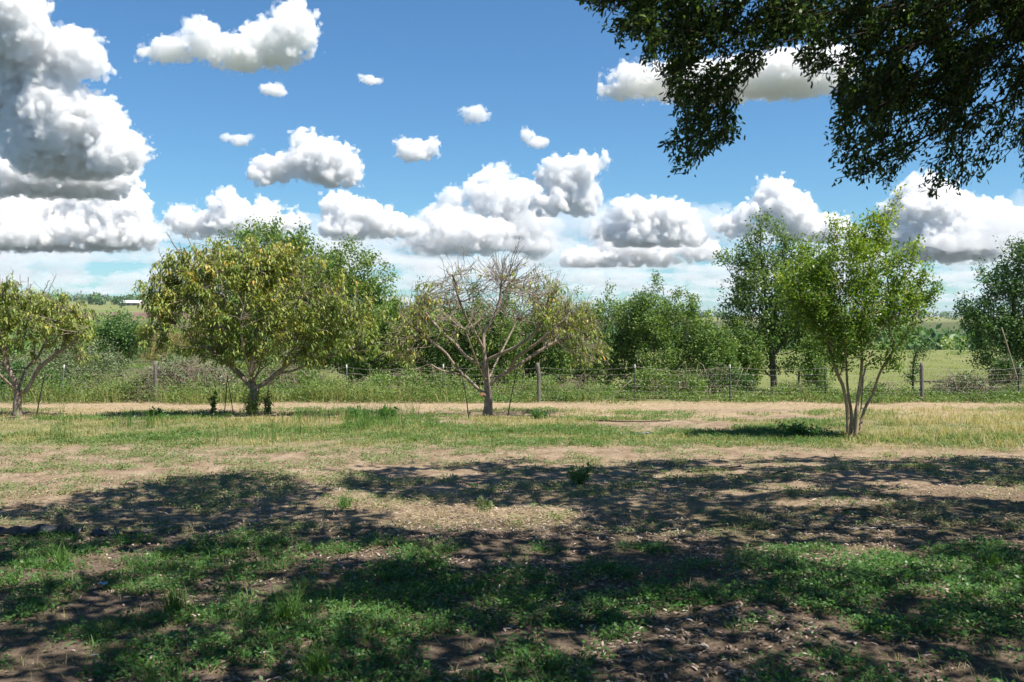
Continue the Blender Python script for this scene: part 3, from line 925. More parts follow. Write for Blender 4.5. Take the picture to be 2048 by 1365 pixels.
# ------------------------------------------------------------------ the yellow-green many-stemmed tree
def lime_tree():
    b = ground_pt(1706, 878); Y = b[1]
    t = Tree(.4)
    b0 = b - np.array([0, 0, .05])
    stems = [
        [(1697, 878), (1695, 830), (1692, 800), (1685, 770), (1678, 755), (1665, 720), (1652, 680), (1630, 640)],
        [(1702, 878, .1), (1703, 830, .1), (1697, 790, .1), (1694, 760, .1), (1692, 715, .2), (1690, 670, .3), (1680, 600, .4), (1670, 530, .5)],
        [(1712, 880, -.06), (1714, 830, -.06), (1716, 790), (1722, 750), (1724, 705), (1722, 670), (1730, 610), (1740, 540), (1765, 480)],
        [(1708, 876, .16), (1711, 830, .22), (1716, 800, .35), (1730, 740, .6), (1745, 690, .9), (1760, 630, 1.0)],
        [(1716, 868, .05), (1728, 822, .1), (1745, 790, .1), (1758, 750), (1775, 720), (1805, 680), (1832, 648)],
    ]
    roots = []
    first = True
    for st in stems:
        p = pxpath(st, Y); p[0, 2] = float(terrain(p[0, 0], p[0, 1])) - .05
        if first: t.path(p, -1, 3); first = False
        else:
            p = smooth_path(p, 3)
            par = t.add(p[0], 0); ids = [par]
            for q in p[1:]:
                par = t.add(q, par); ids.append(par)
            t.skel.append(ids)
    att = ellipsoid_pts([(1700, 580, 105, 95), (1640, 600, 80, 85), (1785, 590, 80, 85), (1715, 500, 80, 50), (1690, 665, 80, 55), (1680, 715, 55, 25), (1775, 715, 40, 25), (1838, 615, 42, 45), (1790, 680, 45, 30), (1600, 560, 40, 60), (1800, 510, 45, 50)], Y, 1050, .85, .40)
    tips = t.grow(att, .10, .22, .06)
    for (x0, y0, x1, y1) in ((1765, 500, 1800, 388), (1745, 510, 1768, 432), (1700, 490, 1692, 440), (1810, 540, 1832, 480), (1660, 500, 1640, 462), (1725, 490, 1735, 445), (1620, 540, 1596, 490), (1850, 600, 1882, 566), (1760, 470, 1742, 425), (1590, 590, 1556, 545), (1830, 560, 1862, 512), (1680, 480, 1668, 436)):
        last = int(np.argmin(np.linalg.norm(np.array(t.P) - at(x0, y0, Y), axis=1))); p0 = t.P[last]; p1 = at(x1, y1, Y + rng.normal() * .2)
        for k in range(1, 9):
            last = t.add(p0 + (p1 - p0) * k / 8 + rng.normal(size=3) * .012, last); tips.append(last)
            if rng.random() < .6:
                tips.append(t.add(t.P[last] + unit(rng.normal(size=3) + np.array([0, 0, .8])) * .12, last))
    t.finish(.0035, .040, 2.5)
    # stems keep their own thickness
    for ids in t.skel[:6]:
        n = len(ids); t.R[ids] = np.maximum(t.R[ids], np.linspace(.031, .005, n))
    root = tree_object('many_stemmed_tree', 'yellow-green small tree with several pale slender stems, in front of the fence', 'tree', b)
    build_wood(t, root, B_PALE, .0105)
    P = t.PA[tips]; D = tip_dirs(t, tips)
    px, py, _f = project(P)
    s = Soup()
    sr = np.clip(.30 + .5 * (620 - py) / 180 + .22 * rng.normal(size=len(P)), 0, 1)
    kp = (fbm(px / 30 + 3, py / 30, 3) > .425) | (rng.random(len(P)) < .2); P, D, sr = P[kp], D[kp], sr[kp]
    clump_leaves(s, P, D, 31, .20, .060, .031, LEAF4, .1, .9, sr, .6, .32)
    s.build('crown', LIME, root)
    # blue-green tie hanging on the right stem
lime_tree()

# ------------------------------------------------------------------ trees and shrubs beyond the fence
def bush_tree(name, label, Y, base_px, stems, blobs, natt, nleaf, L, W, mat, bark, rbase, clump=.28, depth=.8, group=None, r0=.006, shell=.42, cat='tree', droop=.15, shape=LEAF4, limb_r=.03, extra=None):
    bx = at(base_px[0], base_px[1], Y)
    b = np.array([bx[0], Y, float(terrain(bx[0], Y))])
    t = Tree(.4)
    first = True
    for st in stems:
        p = pxpath(st, Y)
        if first:
            p[0] = b - np.array([0, 0, .1]); t.path(p, -1, 3); first = False
        else: t.path(p, -1, 3)
    att = ellipsoid_pts(blobs, Y, natt, depth, shell)
    att[:, 2] = np.maximum(att[:, 2], terrain(att[:, 0], att[:, 1]) + .12)
    tips = t.grow(att, .12, .4, .05)
    t.finish(r0, rbase, 2.3)
    root = tree_object(name, label, cat, b, group)
    build_wood(t, root, bark, limb_r)
    P = t.PA[tips]; D = tip_dirs(t, tips)
    gx_, gy_, _f = project(P); kp = (fbm(gx_ / 26 + 11, gy_ / 26, 3) > .39) | (rng.random(len(P)) < .2); P, D = P[kp], D[kp]
    s = Soup()
    clump_leaves(s, P, D, nleaf, clump, L, W, shape, droop, .9, None, .6, .42)
    if extra is not None:
        clump_leaves(s, extra, unit(rng.normal(size=extra.shape) * .4 + np.array([0, 0, 1.])), 8, clump * .7, L, W, shape, droop, .9, None, .6, .42)
    s.build('crown', mat, root)
    return root

bush_tree('leafy_tree', 'tall dark green tree standing behind the yellow-green tree', 38.5, (1548, 782),
          [[(1546, 782), (1546, 740), (1542, 700), (1535, 640), (1528, 570), (1522, 500), (1520, 440)], [(1596, 782), (1598, 740), (1592, 700), (1590, 640), (1600, 570), (1610, 510)],
           [(1540, 660), (1500, 610), (1460, 545), (1432, 505)], [(1525, 520), (1550, 470), (1562, 440)]],
          [(1530, 560, 66, 88), (1500, 715, 48, 34), (1575, 715, 40, 30), (1530, 650, 85, 70), (1480, 600, 46, 62), (1600, 590, 75, 90), (1640, 640, 60, 60), (1522, 455, 30, 45), (1556, 470, 22, 40), (1450, 520, 24, 24), (1600, 660, 60, 50), (1640, 560, 40, 70), (1500, 500, 30, 40), (1470, 660, 30, 30), (1600, 500, 40, 40)],
          1250, 26, .12, .068, DEEP2, B_GREY, .13, .30)
bush_tree('leafy_tree', 'dark spreading tree cut by the right photo edge, beyond the fence', 46, (2030, 760),
          [[(2030, 770), (2030, 720), (2025, 660), (2030, 580), (2045, 500)], [(2026, 690), (1985, 640), (1950, 610), (1930, 595)], [(2030, 680), (2080, 620), (2120, 560)]],
          [(2010, 640, 75, 75), (2010, 715, 80, 32), (1955, 640, 40, 55), (2060, 570, 75, 100), (2100, 640, 100, 100), (2040, 500, 40, 40), (1990, 560, 40, 55), (1935, 615, 20, 35), (1970, 690, 60, 25)],
          1000, 32, .14, .08, DEEP, B_DARK, .20, .42)
bush_tree('leafy_tree', 'tall green tree rising behind the full-leaved peach tree', 44, (545, 770),
          [[(545, 780), (545, 720), (540, 650), (535, 580), (530, 500)], [(540, 660), (490, 590), (460, 520)], [(542, 640), (590, 570), (610, 510)]],
          [(510, 500, 80, 58), (605, 510, 58, 55), (540, 600, 120, 80), (465, 530, 45, 55), (640, 580, 70, 80), (450, 620, 60, 70), (560, 468, 55, 30), (600, 670, 120, 60)],
          1000, 30, .15, .092, MIDG, B_GREY, .17, .42)
bush_tree('vine_covered_tree', 'rounded grey-green vine-covered tree between two peach trees', 42, (705, 775),
          [[(705, 782), (705, 720), (700, 650), (700, 580), (698, 520)], [(702, 660), (665, 600), (650, 560)], [(702, 650), (745, 600), (760, 570)]],
          [(695, 545, 74, 66), (690, 615, 90, 80), (750, 590, 50, 80), (655, 555, 45, 50), (720, 690, 80, 60)],
          850, 32, .115, .078, MIDG, B_GREY, .12, .34, shell=.3)
bush_tree('green_shrub', 'bright green sapling clump low behind the two broad peach trees', 39, (720, 785),
          [[(720, 788), (716, 740), (712, 690)], [(716, 740), (750, 690), (770, 640)], [(716, 740), (690, 700), (660, 690)]],
          [(700, 690, 90, 45), (790, 660, 50, 65), (640, 705, 60, 35), (560, 710, 70, 32), (740, 740, 70, 30)], 620, 26, .11, .066, DEEP2, B_GREY, .06, .3, cat='shrub')
bush_tree('round_tree', 'small round dark tree beyond the fence, left of the full-leaved peach tree', 60, (240, 740),
          [[(240, 760), (240, 720), (238, 690), (238, 650)], [(240, 710), (205, 680), (195, 660)], [(240, 710), (270, 680), (275, 660)]],
          [(238, 662, 46, 34), (215, 690, 48, 36), (262, 690, 26, 34)], 420, 26, .15, .09, DEEP, B_DARK, .12, .42)
bush_tree('green_shrub', 'rounded leafy green shrub just behind the fence, beside the leftmost peach tree', 37, (180, 790),
          [[(180, 795), (180, 750), (180, 710)], [(180, 760), (130, 720), (110, 700)], [(180, 760), (230, 730), (240, 720)]],
          [(175, 715, 70, 42), (110, 735, 60, 45), (215, 740, 50, 35), (150, 770, 90, 24), (30, 745, 70, 40)], 620, 26, .075, .05, GREYG, B_DEAD, .05, .26, cat='shrub', shell=.3)
bush_tree('tan_shrub', 'feathery tan shrub showing through the gap left of the full-leaved peach tree', 64, (325, 740),
          [[(325, 750), (325, 710), (325, 670)], [(325, 710), (300, 680), (290, 665)], [(325, 700), (370, 680), (380, 660)]],
          [(330, 690, 70, 32), (300, 668, 30, 22), (370, 668, 50, 26)], 320, 26, .22, .03, TANL, B_DEAD, .05, .4, cat='shrub', shape=LEAF4)

# the mound of dead brush with vines over it
def brush_mound(label, Y, cx, cy_, rx, ry, ntw, nleaf, mat, name='brush_mound'):
    c = at(cx, cy_ + ry * .6, Y); b = np.array([c[0], Y, float(terrain(c[0], Y))])
    root = tree_object(name, label, 'brush', b)
    m = Y / FPX
    s = Soup()
    for _ in range(ntw):
        u = rand_dirs(1)[0]; u[2] = abs(u[2]) * (ry * 1.5 * m); u[0] *= rx * m; u[1] *= rx * m * .55
        p = b + u * (rng.random() ** .3)
        d = unit(rng.normal(size=3) * np.array([1, .8, .55]) + np.array([0, 0, -.25]))
        L = .35 + .75 * rng.random()
        mid = p + d * L * .5 + rng.normal(size=3) * .10 + np.array([0, 0, .10])
        end = p + d * L + np.array([0, 0, -.12]); end[2] = max(end[2], b[2] - .05)
        s.add(*tube(np.array([p, mid, end]), [.009, .007, .003], 3, False))
    s.build('stalks', B_DEAD, root)
    s = Soup()
    n = nleaf
    u = rand_dirs(n); u[:, 2] = np.abs(u[:, 2])
    P = b + u * np.array([rx * m, rx * m * .55, ry * 1.5 * m]) * (.82 + .25 * rng.random((n, 1)))
    k = fbm(P[:, 0] * 1.7 + 9, P[:, 2] * 2.2 + P[:, 1], 3) > .47
    P = P[k]
    clump_leaves(s, P, unit(u[k]), 5, .12, .082, .058, LEAF4, .2, .9, None, .5, .7)
    s.build('vine_leaves', mat, root)
    return root
brush_mound('mound of dead brown brush with vines over it, beside the wooden fence post', 33.3, 375, 745, 118, 52, 1500, 1700, GREYG)
brush_mound('dark leafy brush bank behind the dead brush mound', 36.5, 400, 735, 110, 62, 100, 1500, DEEP)
brush_mound('low tangle of dead stalks behind the fence, between the leftmost peach tree and brush mound', 34.2, 205, 778, 55, 22, 260, 500, GREYG)
brush_mound('pile of bare dead branches and weeds at the fence, right of the last wooden post', 33.6, 1925, 785, 62, 34, 420, 800, GREYG)
brush_mound('dark weedy brush behind the fence under the tall dark tree', 35.5, 1440, 770, 75, 40, 260, 2200, DEEP)
brush_mound('leafy brush behind the fence left of the half-bare peach tree', 35.2, 640, 782, 90, 24, 380, 1000, MIDG)
brush_mound('green brush clump under the dark tree at the right edge', 37.0, 2015, 770, 40, 48, 120, 900, DEEP)

brush_mound('tall green brush behind the trunk of the leftmost peach tree', 34.0, 40, 775, 100, 50, 200, 2300, DEEP)
brush_mound('leafy green bank behind the fence, right of the low dead tangle', 33.4, 275, 792, 75, 26, 260, 1300, DEEP)
brush_mound('tangled brush and vines right behind the full-leaved peach trunk', 34.4, 545, 770, 120, 50, 700, 2000, MIDG)
brush_mound('green vine bank under the first saplings of the thicket', 34.8, 830, 790, 130, 38, 260, 2000, MIDG)
brush_mound('low green bank under the middle saplings of the thicket', 34.8, 1110, 796, 130, 26, 240, 1900, MIDG)
brush_mound('leafy bank under the last saplings beside the leaning pole', 34.6, 1330, 788, 85, 40, 240, 2000, MIDG)
brush_mound('weedy green bank behind the fence left of the pale stems', 34.4, 1590, 796, 75, 16, 160, 900, MIDG)
brush_mound('weedy green bank behind the fence right of the pale stems', 34.0, 1770, 796, 60, 18, 160, 800, MIDG)

# thicket of saplings along the fence
THICK = [(800, 600, 44, 'leftmost'), (852, 588, 40, ''), (905, 598, 42, ''), (958, 590, 44, ''), (1010, 602, 40, ''), (1062, 590, 46, ''), (1112, 598, 40, ''),
         (1165, 596, 42, ''), (1215, 582, 46, ''), (1258, 590, 36, ''), (1298, 574, 40, ''), (1342, 568, 46, ''), (1388, 596, 36, ''), (1432, 640, 34, ''), (742, 628, 40, ''), (1482, 665, 32, ''), (1625, 690, 24, '')]
THICK.sort()
ORD = ['first', 'second', 'third', 'fourth', 'fifth', 'sixth', 'seventh', 'eighth', 'ninth', 'tenth', 'eleventh', 'twelfth', 'thirteenth', 'fourteenth', 'fifteenth', 'sixteenth', 'last']
for k, (x, top, w, _) in enumerate(THICK):
    Y = 36.2 + 1.8 * rng.random()
    c = top + 62
    st = [[(x, 785), (x + rng.normal() * 5, 740), (x + rng.normal() * 6, 690), (x + rng.normal() * 6, 640), (x + rng.normal() * 6, top + 25)]]
    for q in range(2 + k % 3):
        dx = rng.normal() * 22
        st.append([(x + dx * .1, 780), (x + dx * .7, 735, rng.normal() * .3), (x + dx, 680, rng.normal() * .5), (x + dx * 1.2, 620, rng.normal() * .5)])
    bl = [(x, c, w * 1.1, 60), (x + rng.normal() * 12, top + 30, w * .45, 34), (x - w * .6, c + 25, w * .5, 34), (x + w * .6, c + 25, w * .5, 34), (x + rng.normal() * 10, 708, w * 1.0, 48), (x + rng.normal() * 20, 750, w * .8, 30), (x + rng.normal() * 14, top - 4, 8, 26)]
    # leaves that climb the stems
    ne = 90
    ey = 680 + 105 * rng.random(ne) ** .8
    ex = at(x, 740, Y)
    ext = np.array([at(x + rng.normal() * 18, yy, Y + rng.normal() * .4) for yy in ey])
    ext[:, 2] = np.maximum(ext[:, 2], terrain(ext[:, 0], ext[:, 1]) + .1)
    bush_tree('sapling', f'{ORD[k]} sapling from the left in the thicket along the fence', Y, (x, 785), st, bl, 300, 30, .095, .057, (DEEP2, MIDG, MIDG)[k % 3], B_DARK, .035, .24, 1.0, 'saplings along the fence', .005, .4, 'sapling', limb_r=.02, extra=ext)
bush_tree('vine_covered_post', 'vine-clad stem beside the last wooden fence post', 34.5, (1826, 782), [[(1826, 790), (1826, 750), (1828, 720), (1838, 690)]],
          [(1826, 740, 16, 30), (1835, 705, 22, 16), (1850, 690, 16, 10)], 90, 18, .07, .05, DEEP, B_DARK, .04, .2, cat='shrub')
bush_tree('slender_shrub', 'thin leafy shrub standing at the fence between dark tree and yellow-green tree', 34.2, (1650, 795), [[(1655, 800), (1652, 770), (1640, 730)]],
          [(1650, 765, 22, 26), (1640, 730, 16, 16)], 70, 14, .07, .045, MIDG, B_GREY, .02, .2, cat='shrub')

# ------------------------------------------------------------------ the live oak the photograph was taken under
def in_poly(px, py, poly):
    ins = np.zeros(len(px), bool); n = len(poly); j = n - 1
    for i in range(n):
        xi, yi = poly[i]; xj, yj = poly[j]
        c = ((yi > py) != (yj > py)) & (px < (xj - xi) * (py - yi) / (yj - yi + 1e-9) + xi)
        ins ^= c; j = i
    return ins

LIT = gell([(950, 1036, 190, 20), (1080, 1028, 90, 16), (800, 1012, 70, 12), (130, 1132, 120, 13), (60, 1158, 90, 10), (220, 1118, 90, 9), (690, 1228, 75, 16), (1090, 1158, 190, 11), (700, 1108, 120, 9), (1200, 1160, 110, 10),
            (1560, 1122, 100, 8), (1660, 1108, 150, 12), (1900, 1180, 60, 9), (300, 1175, 50, 8), (820, 1250, 60, 9), (1000, 1210, 50, 8), (1700, 1240, 60, 9), (150, 1290, 60, 12), (1350, 1230, 50, 8), (1790, 1132, 110, 9), (1460, 1135, 60, 7), (1960, 985, 150, 10), (1800, 968, 70, 5), (1660, 1002, 110, 6), (1580, 975, 70, 6), (1460, 985, 50, 5),
            (30, 1050, 80, 12), (1530, 930, 120, 4), (1400, 948, 100, 4), (900, 945, 60, 4), (1150, 930, 120, 4), (700, 1000, 60, 14), (1330, 1150, 60, 7), (430, 1240, 40, 8), (1480, 1250, 60, 8), (1180, 1300, 60, 8), (560, 1180, 40, 8)])
_sx = np.array([-400, 0, 150, 300, 380, 480, 580, 640, 690, 760, 850, 950, 1000, 1200, 1500, 1800, 2048, 2600])
_sy = np.array([1060, 1022, 1000, 968, 950, 946, 962, 1000, 985, 934, 932, 934, 926, 926, 922, 918, 916, 912])
def lit_spot(gx, gy):
    e = ell_val(gx, gy, LIT * np.array([1, 1, 1.25, 1.4]))
    return (e > 0) & (e + (fbm(gx * 2.4 + 5, gy * 2.4, 3) - .5) * .6 > .10)
def shade_at(gx, gy):
    """is this spot of ground in the oak's shade in the photograph?"""
    px, py, f = project(np.stack([gx, gy, np.zeros_like(gx)], -1))
    n = (fbm(gx * 1.3, gy * 1.3, 3) - .5) * 26
    inside = (py + n * .6 > np.interp(px, _sx, _sy)) | (f < 4.5)
    return inside & ~lit_spot(gx, gy)

OAKPOLY = [(1140, -40), (1165, 10), (1210, 30), (1205, 60), (1240, 85), (1275, 75), (1285, 130), (1320, 160), (1330, 215), (1365, 235), (1335, 265), (1318, 305), (1350, 300), (1332, 372), (1368, 330), (1410, 345),
           (1425, 300), (1468, 285), (1478, 235), (1470, 195), (1500, 150), (1560, 130), (1620, 160), (1680, 110), (1668, 190), (1665, 250), (1660, 310), (1672, 370), (1700, 350), (1718, 398), (1740, 345), (1775, 380),
           (1800, 350), (1850, 385), (1872, 415), (1900, 385), (1950, 425), (1975, 340), (2000, 345), (2020, 320), (2048, 315), (2048, 430), (2140, 430), (2140, -40)]
def live_oak():
    b = np.array([7.0, -.6, float(terrain(7.0, -.6))])
    t = Tree(.30)
    t.path(np.array([b - [0, 0, .1], b + [.05, .05, 1.2], b + [-.1, .2, 2.4], b + [-.3, .5, 3.4]]), -1, 3)
    J = b + np.array([-.3, .5, 3.4])
    for e in ([(4.6, 4.0, 4.6), (3.9, 6.0, 5.2), (3.0, 8.0, 5.8), (1.6, 10.0, 6.4)], [(3.6, 3.2, 4.6), (1.0, 4.0, 5.6), (-1.6, 4.6, 6.2), (-4.2, 5.4, 6.4)],
              [(3.9, 3.8, 4.8), (1.8, 6.2, 5.6), (-.4, 8.2, 6.2), (-2.2, 9.6, 6.6)], [(6.4, 3.6, 4.8), (7.6, 6.0, 5.8), (8.4, 8.6, 6.4)], [(5.2, 2.8, 5.2), (5.0, 3.4, 7.0), (4.4, 4.2, 8.6)],
              [(7.6, -1.6, 4.8), (9.4, -3.0, 6.0)], [(5.0, -1.0, 4.8), (2.4, -1.8, 6.0), (-.2, -2.4, 6.4)], [(4.9, 4.6, 4.3), (4.4, 6.0, 4.5), (3.4, 6.8, 4.45), (2.2, 6.9, 4.4), (1.5, 6.6, 4.3)]):
        t.path(np.array([J] + [np.array(p) for p in e]), -1, 3)
    # hanging sprays that reach down into the picture
    n = 0; pts = []
    while n < 3200:
        px = 1140 + 1000 * rng.random(4000); py = -40 + 480 * rng.random(4000)
        k = in_poly(px, py, OAKPOLY)
        dens = .50 + .6 * sstep(px, 1480, 1750) * (1 - sstep(py, 150, 330)) + .25 * (1 - sstep(py, 40, 160)) - .20 * sstep(py, 300, 400)
        gap = fbm(px / 38, py / 38, 3)
        k &= rng.random(4000) < dens * sstep(gap, .36, .50)
        px, py = px[k], py[k]
        Y = 6.0 + .9 * rng.random(len(px)) + .9 * rng.random(len(px)) * sstep(px, 1500, 1900)
        for a, c, y in zip(px, py, Y): pts.append(at(a, c, y))
        n += len(px)
    pts = np.array(pts)[:3200]
    vis = t.grow(pts, .10, .20, -.02, .42, True)
    # the rest of the crown, overhead and out of the picture
    N = 60000
    Q = np.stack([-7.5 + 22 * rng.random(N), -5 + 18.5 * rng.random(N), 4.6 + 4.6 * rng.random(N)], -1)
    dome = ((Q[:, 0] - 3.4) / 13.5) ** 2 + ((Q[:, 1] - 4.2) / 12.5) ** 2 + ((Q[:, 2] - 4.4) / 5.2) ** 2
    px, py, f = project(Q)
    out = (f < .3) | (py < -60) | (px > 2160) | (px < -110)
    g = Q[:, :2] + np.array([SHX, SHY]) * Q[:, 2:3]
    k = (dome < 1) & out & shade_at(g[:, 0], g[:, 1])
    # spread evenly over the ground they shade
    Q = Q[k]; g = g[k]
    cell = np.floor(g / .42).astype(int)
    _, inv, cnt = np.unique(cell, axis=0, return_inverse=True, return_counts=True)
    inv = inv.ravel()
    Q = Q[rng.random(len(Q)) < np.clip((4.3 + 3.2 * sstep(g[:, 1], 8.8, 10.2)) / cnt[inv], 0, 1)]
    sub = rng.random(len(Q)) < .10
    t2 = t.grow(Q[sub], .08, .6, .02)
    t.finish(.0028, .34, 2.2)
    t.R = np.where(t.PA[:, 2] > 3.6, np.minimum(t.R, .06), t.R)
    ppx, ppy, ff = project(t.PA); vis_n = (ff > .5) & (ppy > -30) & (ppx < 2080) & (ppx > 900)
    t.R = np.where(vis_n, np.minimum(t.R, .0038 + .003 * sstep(ppx, 1600, 1900)), t.R)
    root = tree_object('live_oak', 'live oak overhanging the upper right corner with dark hanging leaves', 'tree', b)
    build_wood(t, root, B_DARK, .022)
    s = Soup()
    P = t.PA[vis]; D = tip_dirs(t, vis); D = unit(D + np.array([-.15, 0, -.45]))
    m = len(P) * 16; idx = np.repeat(np.arange(len(P)), 16)
    u = rng.random(m)
    pos = P[idx] - D[idx] * (u * .17)[:, None] + rng.normal(size=(m, 3)) * .022
    d = unit(rand_dirs(m) * .9 + D[idx] * .75 + np.array([0, 0, -.25]))
    s.add_leaves(pos, d, unit(rand_dirs(m) + [0, 0, .4]), .028 + .026 * rng.random(m), .011 + .009 * rng.random(m), LEAF6, rng.random(m))
    s.build('crown', OAK, root)
    s = Soup()
    n = 8; m = len(Q) * n; idx = np.repeat(np.arange(len(Q)), n)
    pos = Q[idx] + rng.normal(size=(m, 3)) * np.array([.19, .19, .15])
    ppx, ppy, ff = project(pos)
    g = pos[:, :2] + np.array([SHX, SHY]) * pos[:, 2:3]
    k = ((ff < .3) | (ppy < -25) | (ppx > 2075) | (ppx < -30)) & ~lit_spot(g[:, 0], g[:, 1])
    pos = pos[k]; m = len(pos)
    print('oak leaves', m)
    s.add_leaves(pos, rand_dirs(m), unit(rand_dirs(m) * .7 + [0, 0, 1.]), .15 + .07 * rng.random(m), .085 + .035 * rng.random(m), LEAF4, rng.random(m))
    s.build('crown', OAK, root)
live_oak()

# ------------------------------------------------------------------ wire fence
STEEL = plain_mat('post_steel', (.025, .035, .03), (.06, .07, .06), 30, .55, .3)
WHITE = plain_mat('post_white_paint', (.40, .40, .38), (.60, .60, .58), 40, .6)
WIRE = plain_mat('galvanised_wire', (.30, .28, .26), (.52, .50, .48), 60, .45, .35)
WOOD = bark_mat('weathered_post', [(.3, (.13, .115, .10)), (.6, (.25, .225, .195)), (.8, (.35, .32, .28))], 30, .4, (1, 1, .12))
FY = 32.0
def fence():
    px0, px1, step = 120 - 3 * 192, 2035 + 2 * 192, 191.5
    root = empty('wire_fence', (0, FY, float(terrain(0, FY))))
    tag(root, 'wire fence with steel and wooden posts running across behind the orchard trees', 'fence')
    xs = []
    k = -2
    # T-post profile
    def tpost(x, lean):
        z0 = float(terrain(x, FY)) - .25; z1 = float(terrain(x, FY)) + 1.22
        def prism(za, zb, pts):
            pts = np.array(pts); n = len(pts)
            A = np.c_[pts, np.full(n, za)]; B = np.c_[pts, np.full(n, zb)]
            A[:, 0] += x + lean * (za - z0); B[:, 0] += x + lean * (zb - z0); A[:, 1] += FY; B[:, 1] += FY
            i = np.arange(n); j = (i + 1) % n
            return np.vstack([A, B]), [np.stack([i, j, j + n, i + n], -1), np.array([[n + q for q in range(n)]])]
        w, th, st = .024, .006, .034
        prof = [(-w, 0), (w, 0), (w, th), (th, th), (th, st), (-th, st), (-th, th), (-w, th)]
        prof = [(a, -c) for a, c in prof][::-1]
        s = Soup(); V, pl = prism(z0, z1 - .11, prof); s.add(V, pl)
        for zz in np.arange(z0 + .3, z1 - .2, .054):             # studs along the face
            V, pl = prism(zz, zz + .012, [(-.008, -st - .008), (.008, -st - .008), (.008, -st), (-.008, -st)]); s.add(V, pl)
        p = s.build('steel_post', STEEL, root)
        s = Soup(); V, pl = prism(z1 - .11, z1, prof); s.add(V, pl)
        s.build('white_tip', WHITE, p)
        # parent's transform: tip was built in world space, keep it there
        p.children[0].location = tuple(-np.array(root.location))
        return x + lean * 1.2
    posts = {313: 1, 1075: 1, 1842: 1, -262: 1}
    for i in range(-2, 13):
        px = 120 + 191.5 * i
        x = at(px, 780, FY)[0]
        wood = min(abs(px - w) for w in (313, 1078, 1842, -263)) < 20
        if wood:
            zt = float(terrain(x, FY)); s = Soup()
            hgt = 1.27 + .06 * rng.normal()
            pts = np.array([[x, FY, zt - .3], [x + .005, FY, zt + .4], [x + .012 * rng.normal(), FY, zt + .9], [x + .02 * rng.normal(), FY, zt + hgt]])
            s.add(*tube(smooth_path(pts, 3), np.linspace(.068, .060, 10), 10)); s.build('wooden_post', WOOD, root, True)
        else:
            tpost(x, rng.normal() * .035 + (.035 if i == 0 else 0))
        xs.append(x)
    zt = terrain(np.array(xs), np.full(len(xs), FY))
    for h, r in ((1.13, .0026), (.93, .0020), (.73, .0020), (.54, .0020), (.38, .0020), (.24, .0020), (.12, .0020)):
        pts = []
        for a in range(len(xs) - 1):
            for u in np.arange(6) / 6:
                sag = (.035 + .05 * rng.random()) * 4 * u * (1 - u) * (1.3 if h > 1 else .7)
                pts.append([xs[a] + (xs[a + 1] - xs[a]) * u, FY - .05, zt[a] + (zt[a + 1] - zt[a]) * u + h - sag + .006 * rng.normal()])
        pts.append([xs[-1], FY - .05, zt[-1] + h])
        s = Soup(); s.add(*tube(np.array(pts), r, 4, False)); s.build('wire', WIRE, root, True)
    # slender upright stays of the net
    s = Soup()
    for x in np.arange(xs[0], xs[-1], .30):
        z = float(terrain(x, FY)); s.add(*tube(np.array([[x, FY - .05, z + .1], [x + .01 * rng.normal(), FY - .05, z + .55], [x, FY - .05, z + .92]]), .0013, 3, False))
    s.build('wire_stays', WIRE, root)
    root.children[-1]['kind'] = 'stuff'
fence()

# ------------------------------------------------------------------ stakes, sticks and litter
DARKST = plain_mat('dark_stake', (.020, .018, .016), (.06, .05, .045), 25, .7)
def stick(name, label, cat, P, r, mat, group=None):
    P = np.asarray(P, float)
    s = Soup(); s.add(*tube(smooth_path(P - P[0], 3) + 0, np.linspace(r, r * .7, len(smooth_path(P, 3))), 6))
    o = s.build(name, mat, smooth=True); o.location = tuple(P[0])
    return tag(o, label, cat, group)
def stake(x0, y0, x1, y1, label, Y=None, r=.012):
    a = ground_pt(x0, y0); Yb = a[1]
    b = at(x1, y1, Yb)
    stick('tree_stake', label, 'stake', [a - [0, 0, .12], (a + b) / 2 + rng.normal(size=3) * .008, b], r, DARKST, 'stakes beside the peach trees')
stake(939, 838, 922, 742, 'thin dark stake leaning against the left limb of the half-bare peach tree')
stake(1013, 835, 1034, 742, 'thin dark stake leaning under the right limb of the half-bare peach tree')
stake(448, 828, 455, 752, 'dark stake, left one of the crossed pair beside the full-leaved peach tree')
stake(468, 834, 454, 756, 'dark stake, right one of the crossed pair beside the full-leaved peach tree')
stake(528, 834, 538, 770, 'dark stake under the right limb of the full-leaved peach tree')
stake(70, 838, 92, 742, 'leaning stake right of the leftmost peach tree', r=.016)
stake(42, 830, 43, 790, 'short upright stake against the trunk of the leftmost peach tree')
stake(1720, 830, 1729, 736, 'dark metal stake behind the pale stems of the yellow-green tree', r=.014)
def lean(x0, y0, x1, y1, Y, label, r):
    a = at(x0, y0, Y); a[2] = float(terrain(a[0], Y)); b = at(x1, y1, Y + .1)
    stick('leaning_pole', label, 'pole', [a, (a + b) / 2 + [0, 0, .01], b], r, B_DEAD)
lean(1212, 806, 1264, 760, 31.8, 'pale wooden pole leaning on the steel fence post right of the half-bare peach', .022)
lean(1460, 790, 1486, 738, 32.3, 'thin pale pole leaning behind the steel post by the dark tree', .016)
lean(2048, 770, 2003, 655, 33.0, 'long bare dead branch slanting up at the right photo edge', .030)
lean(2020, 806, 2060, 748, 32.4, 'pale bent dead branch lying against the fence at the right edge', .022)
lean(1986, 790, 2044, 782, 32.6, 'grey dead branch lying low beside the last steel post', .018)

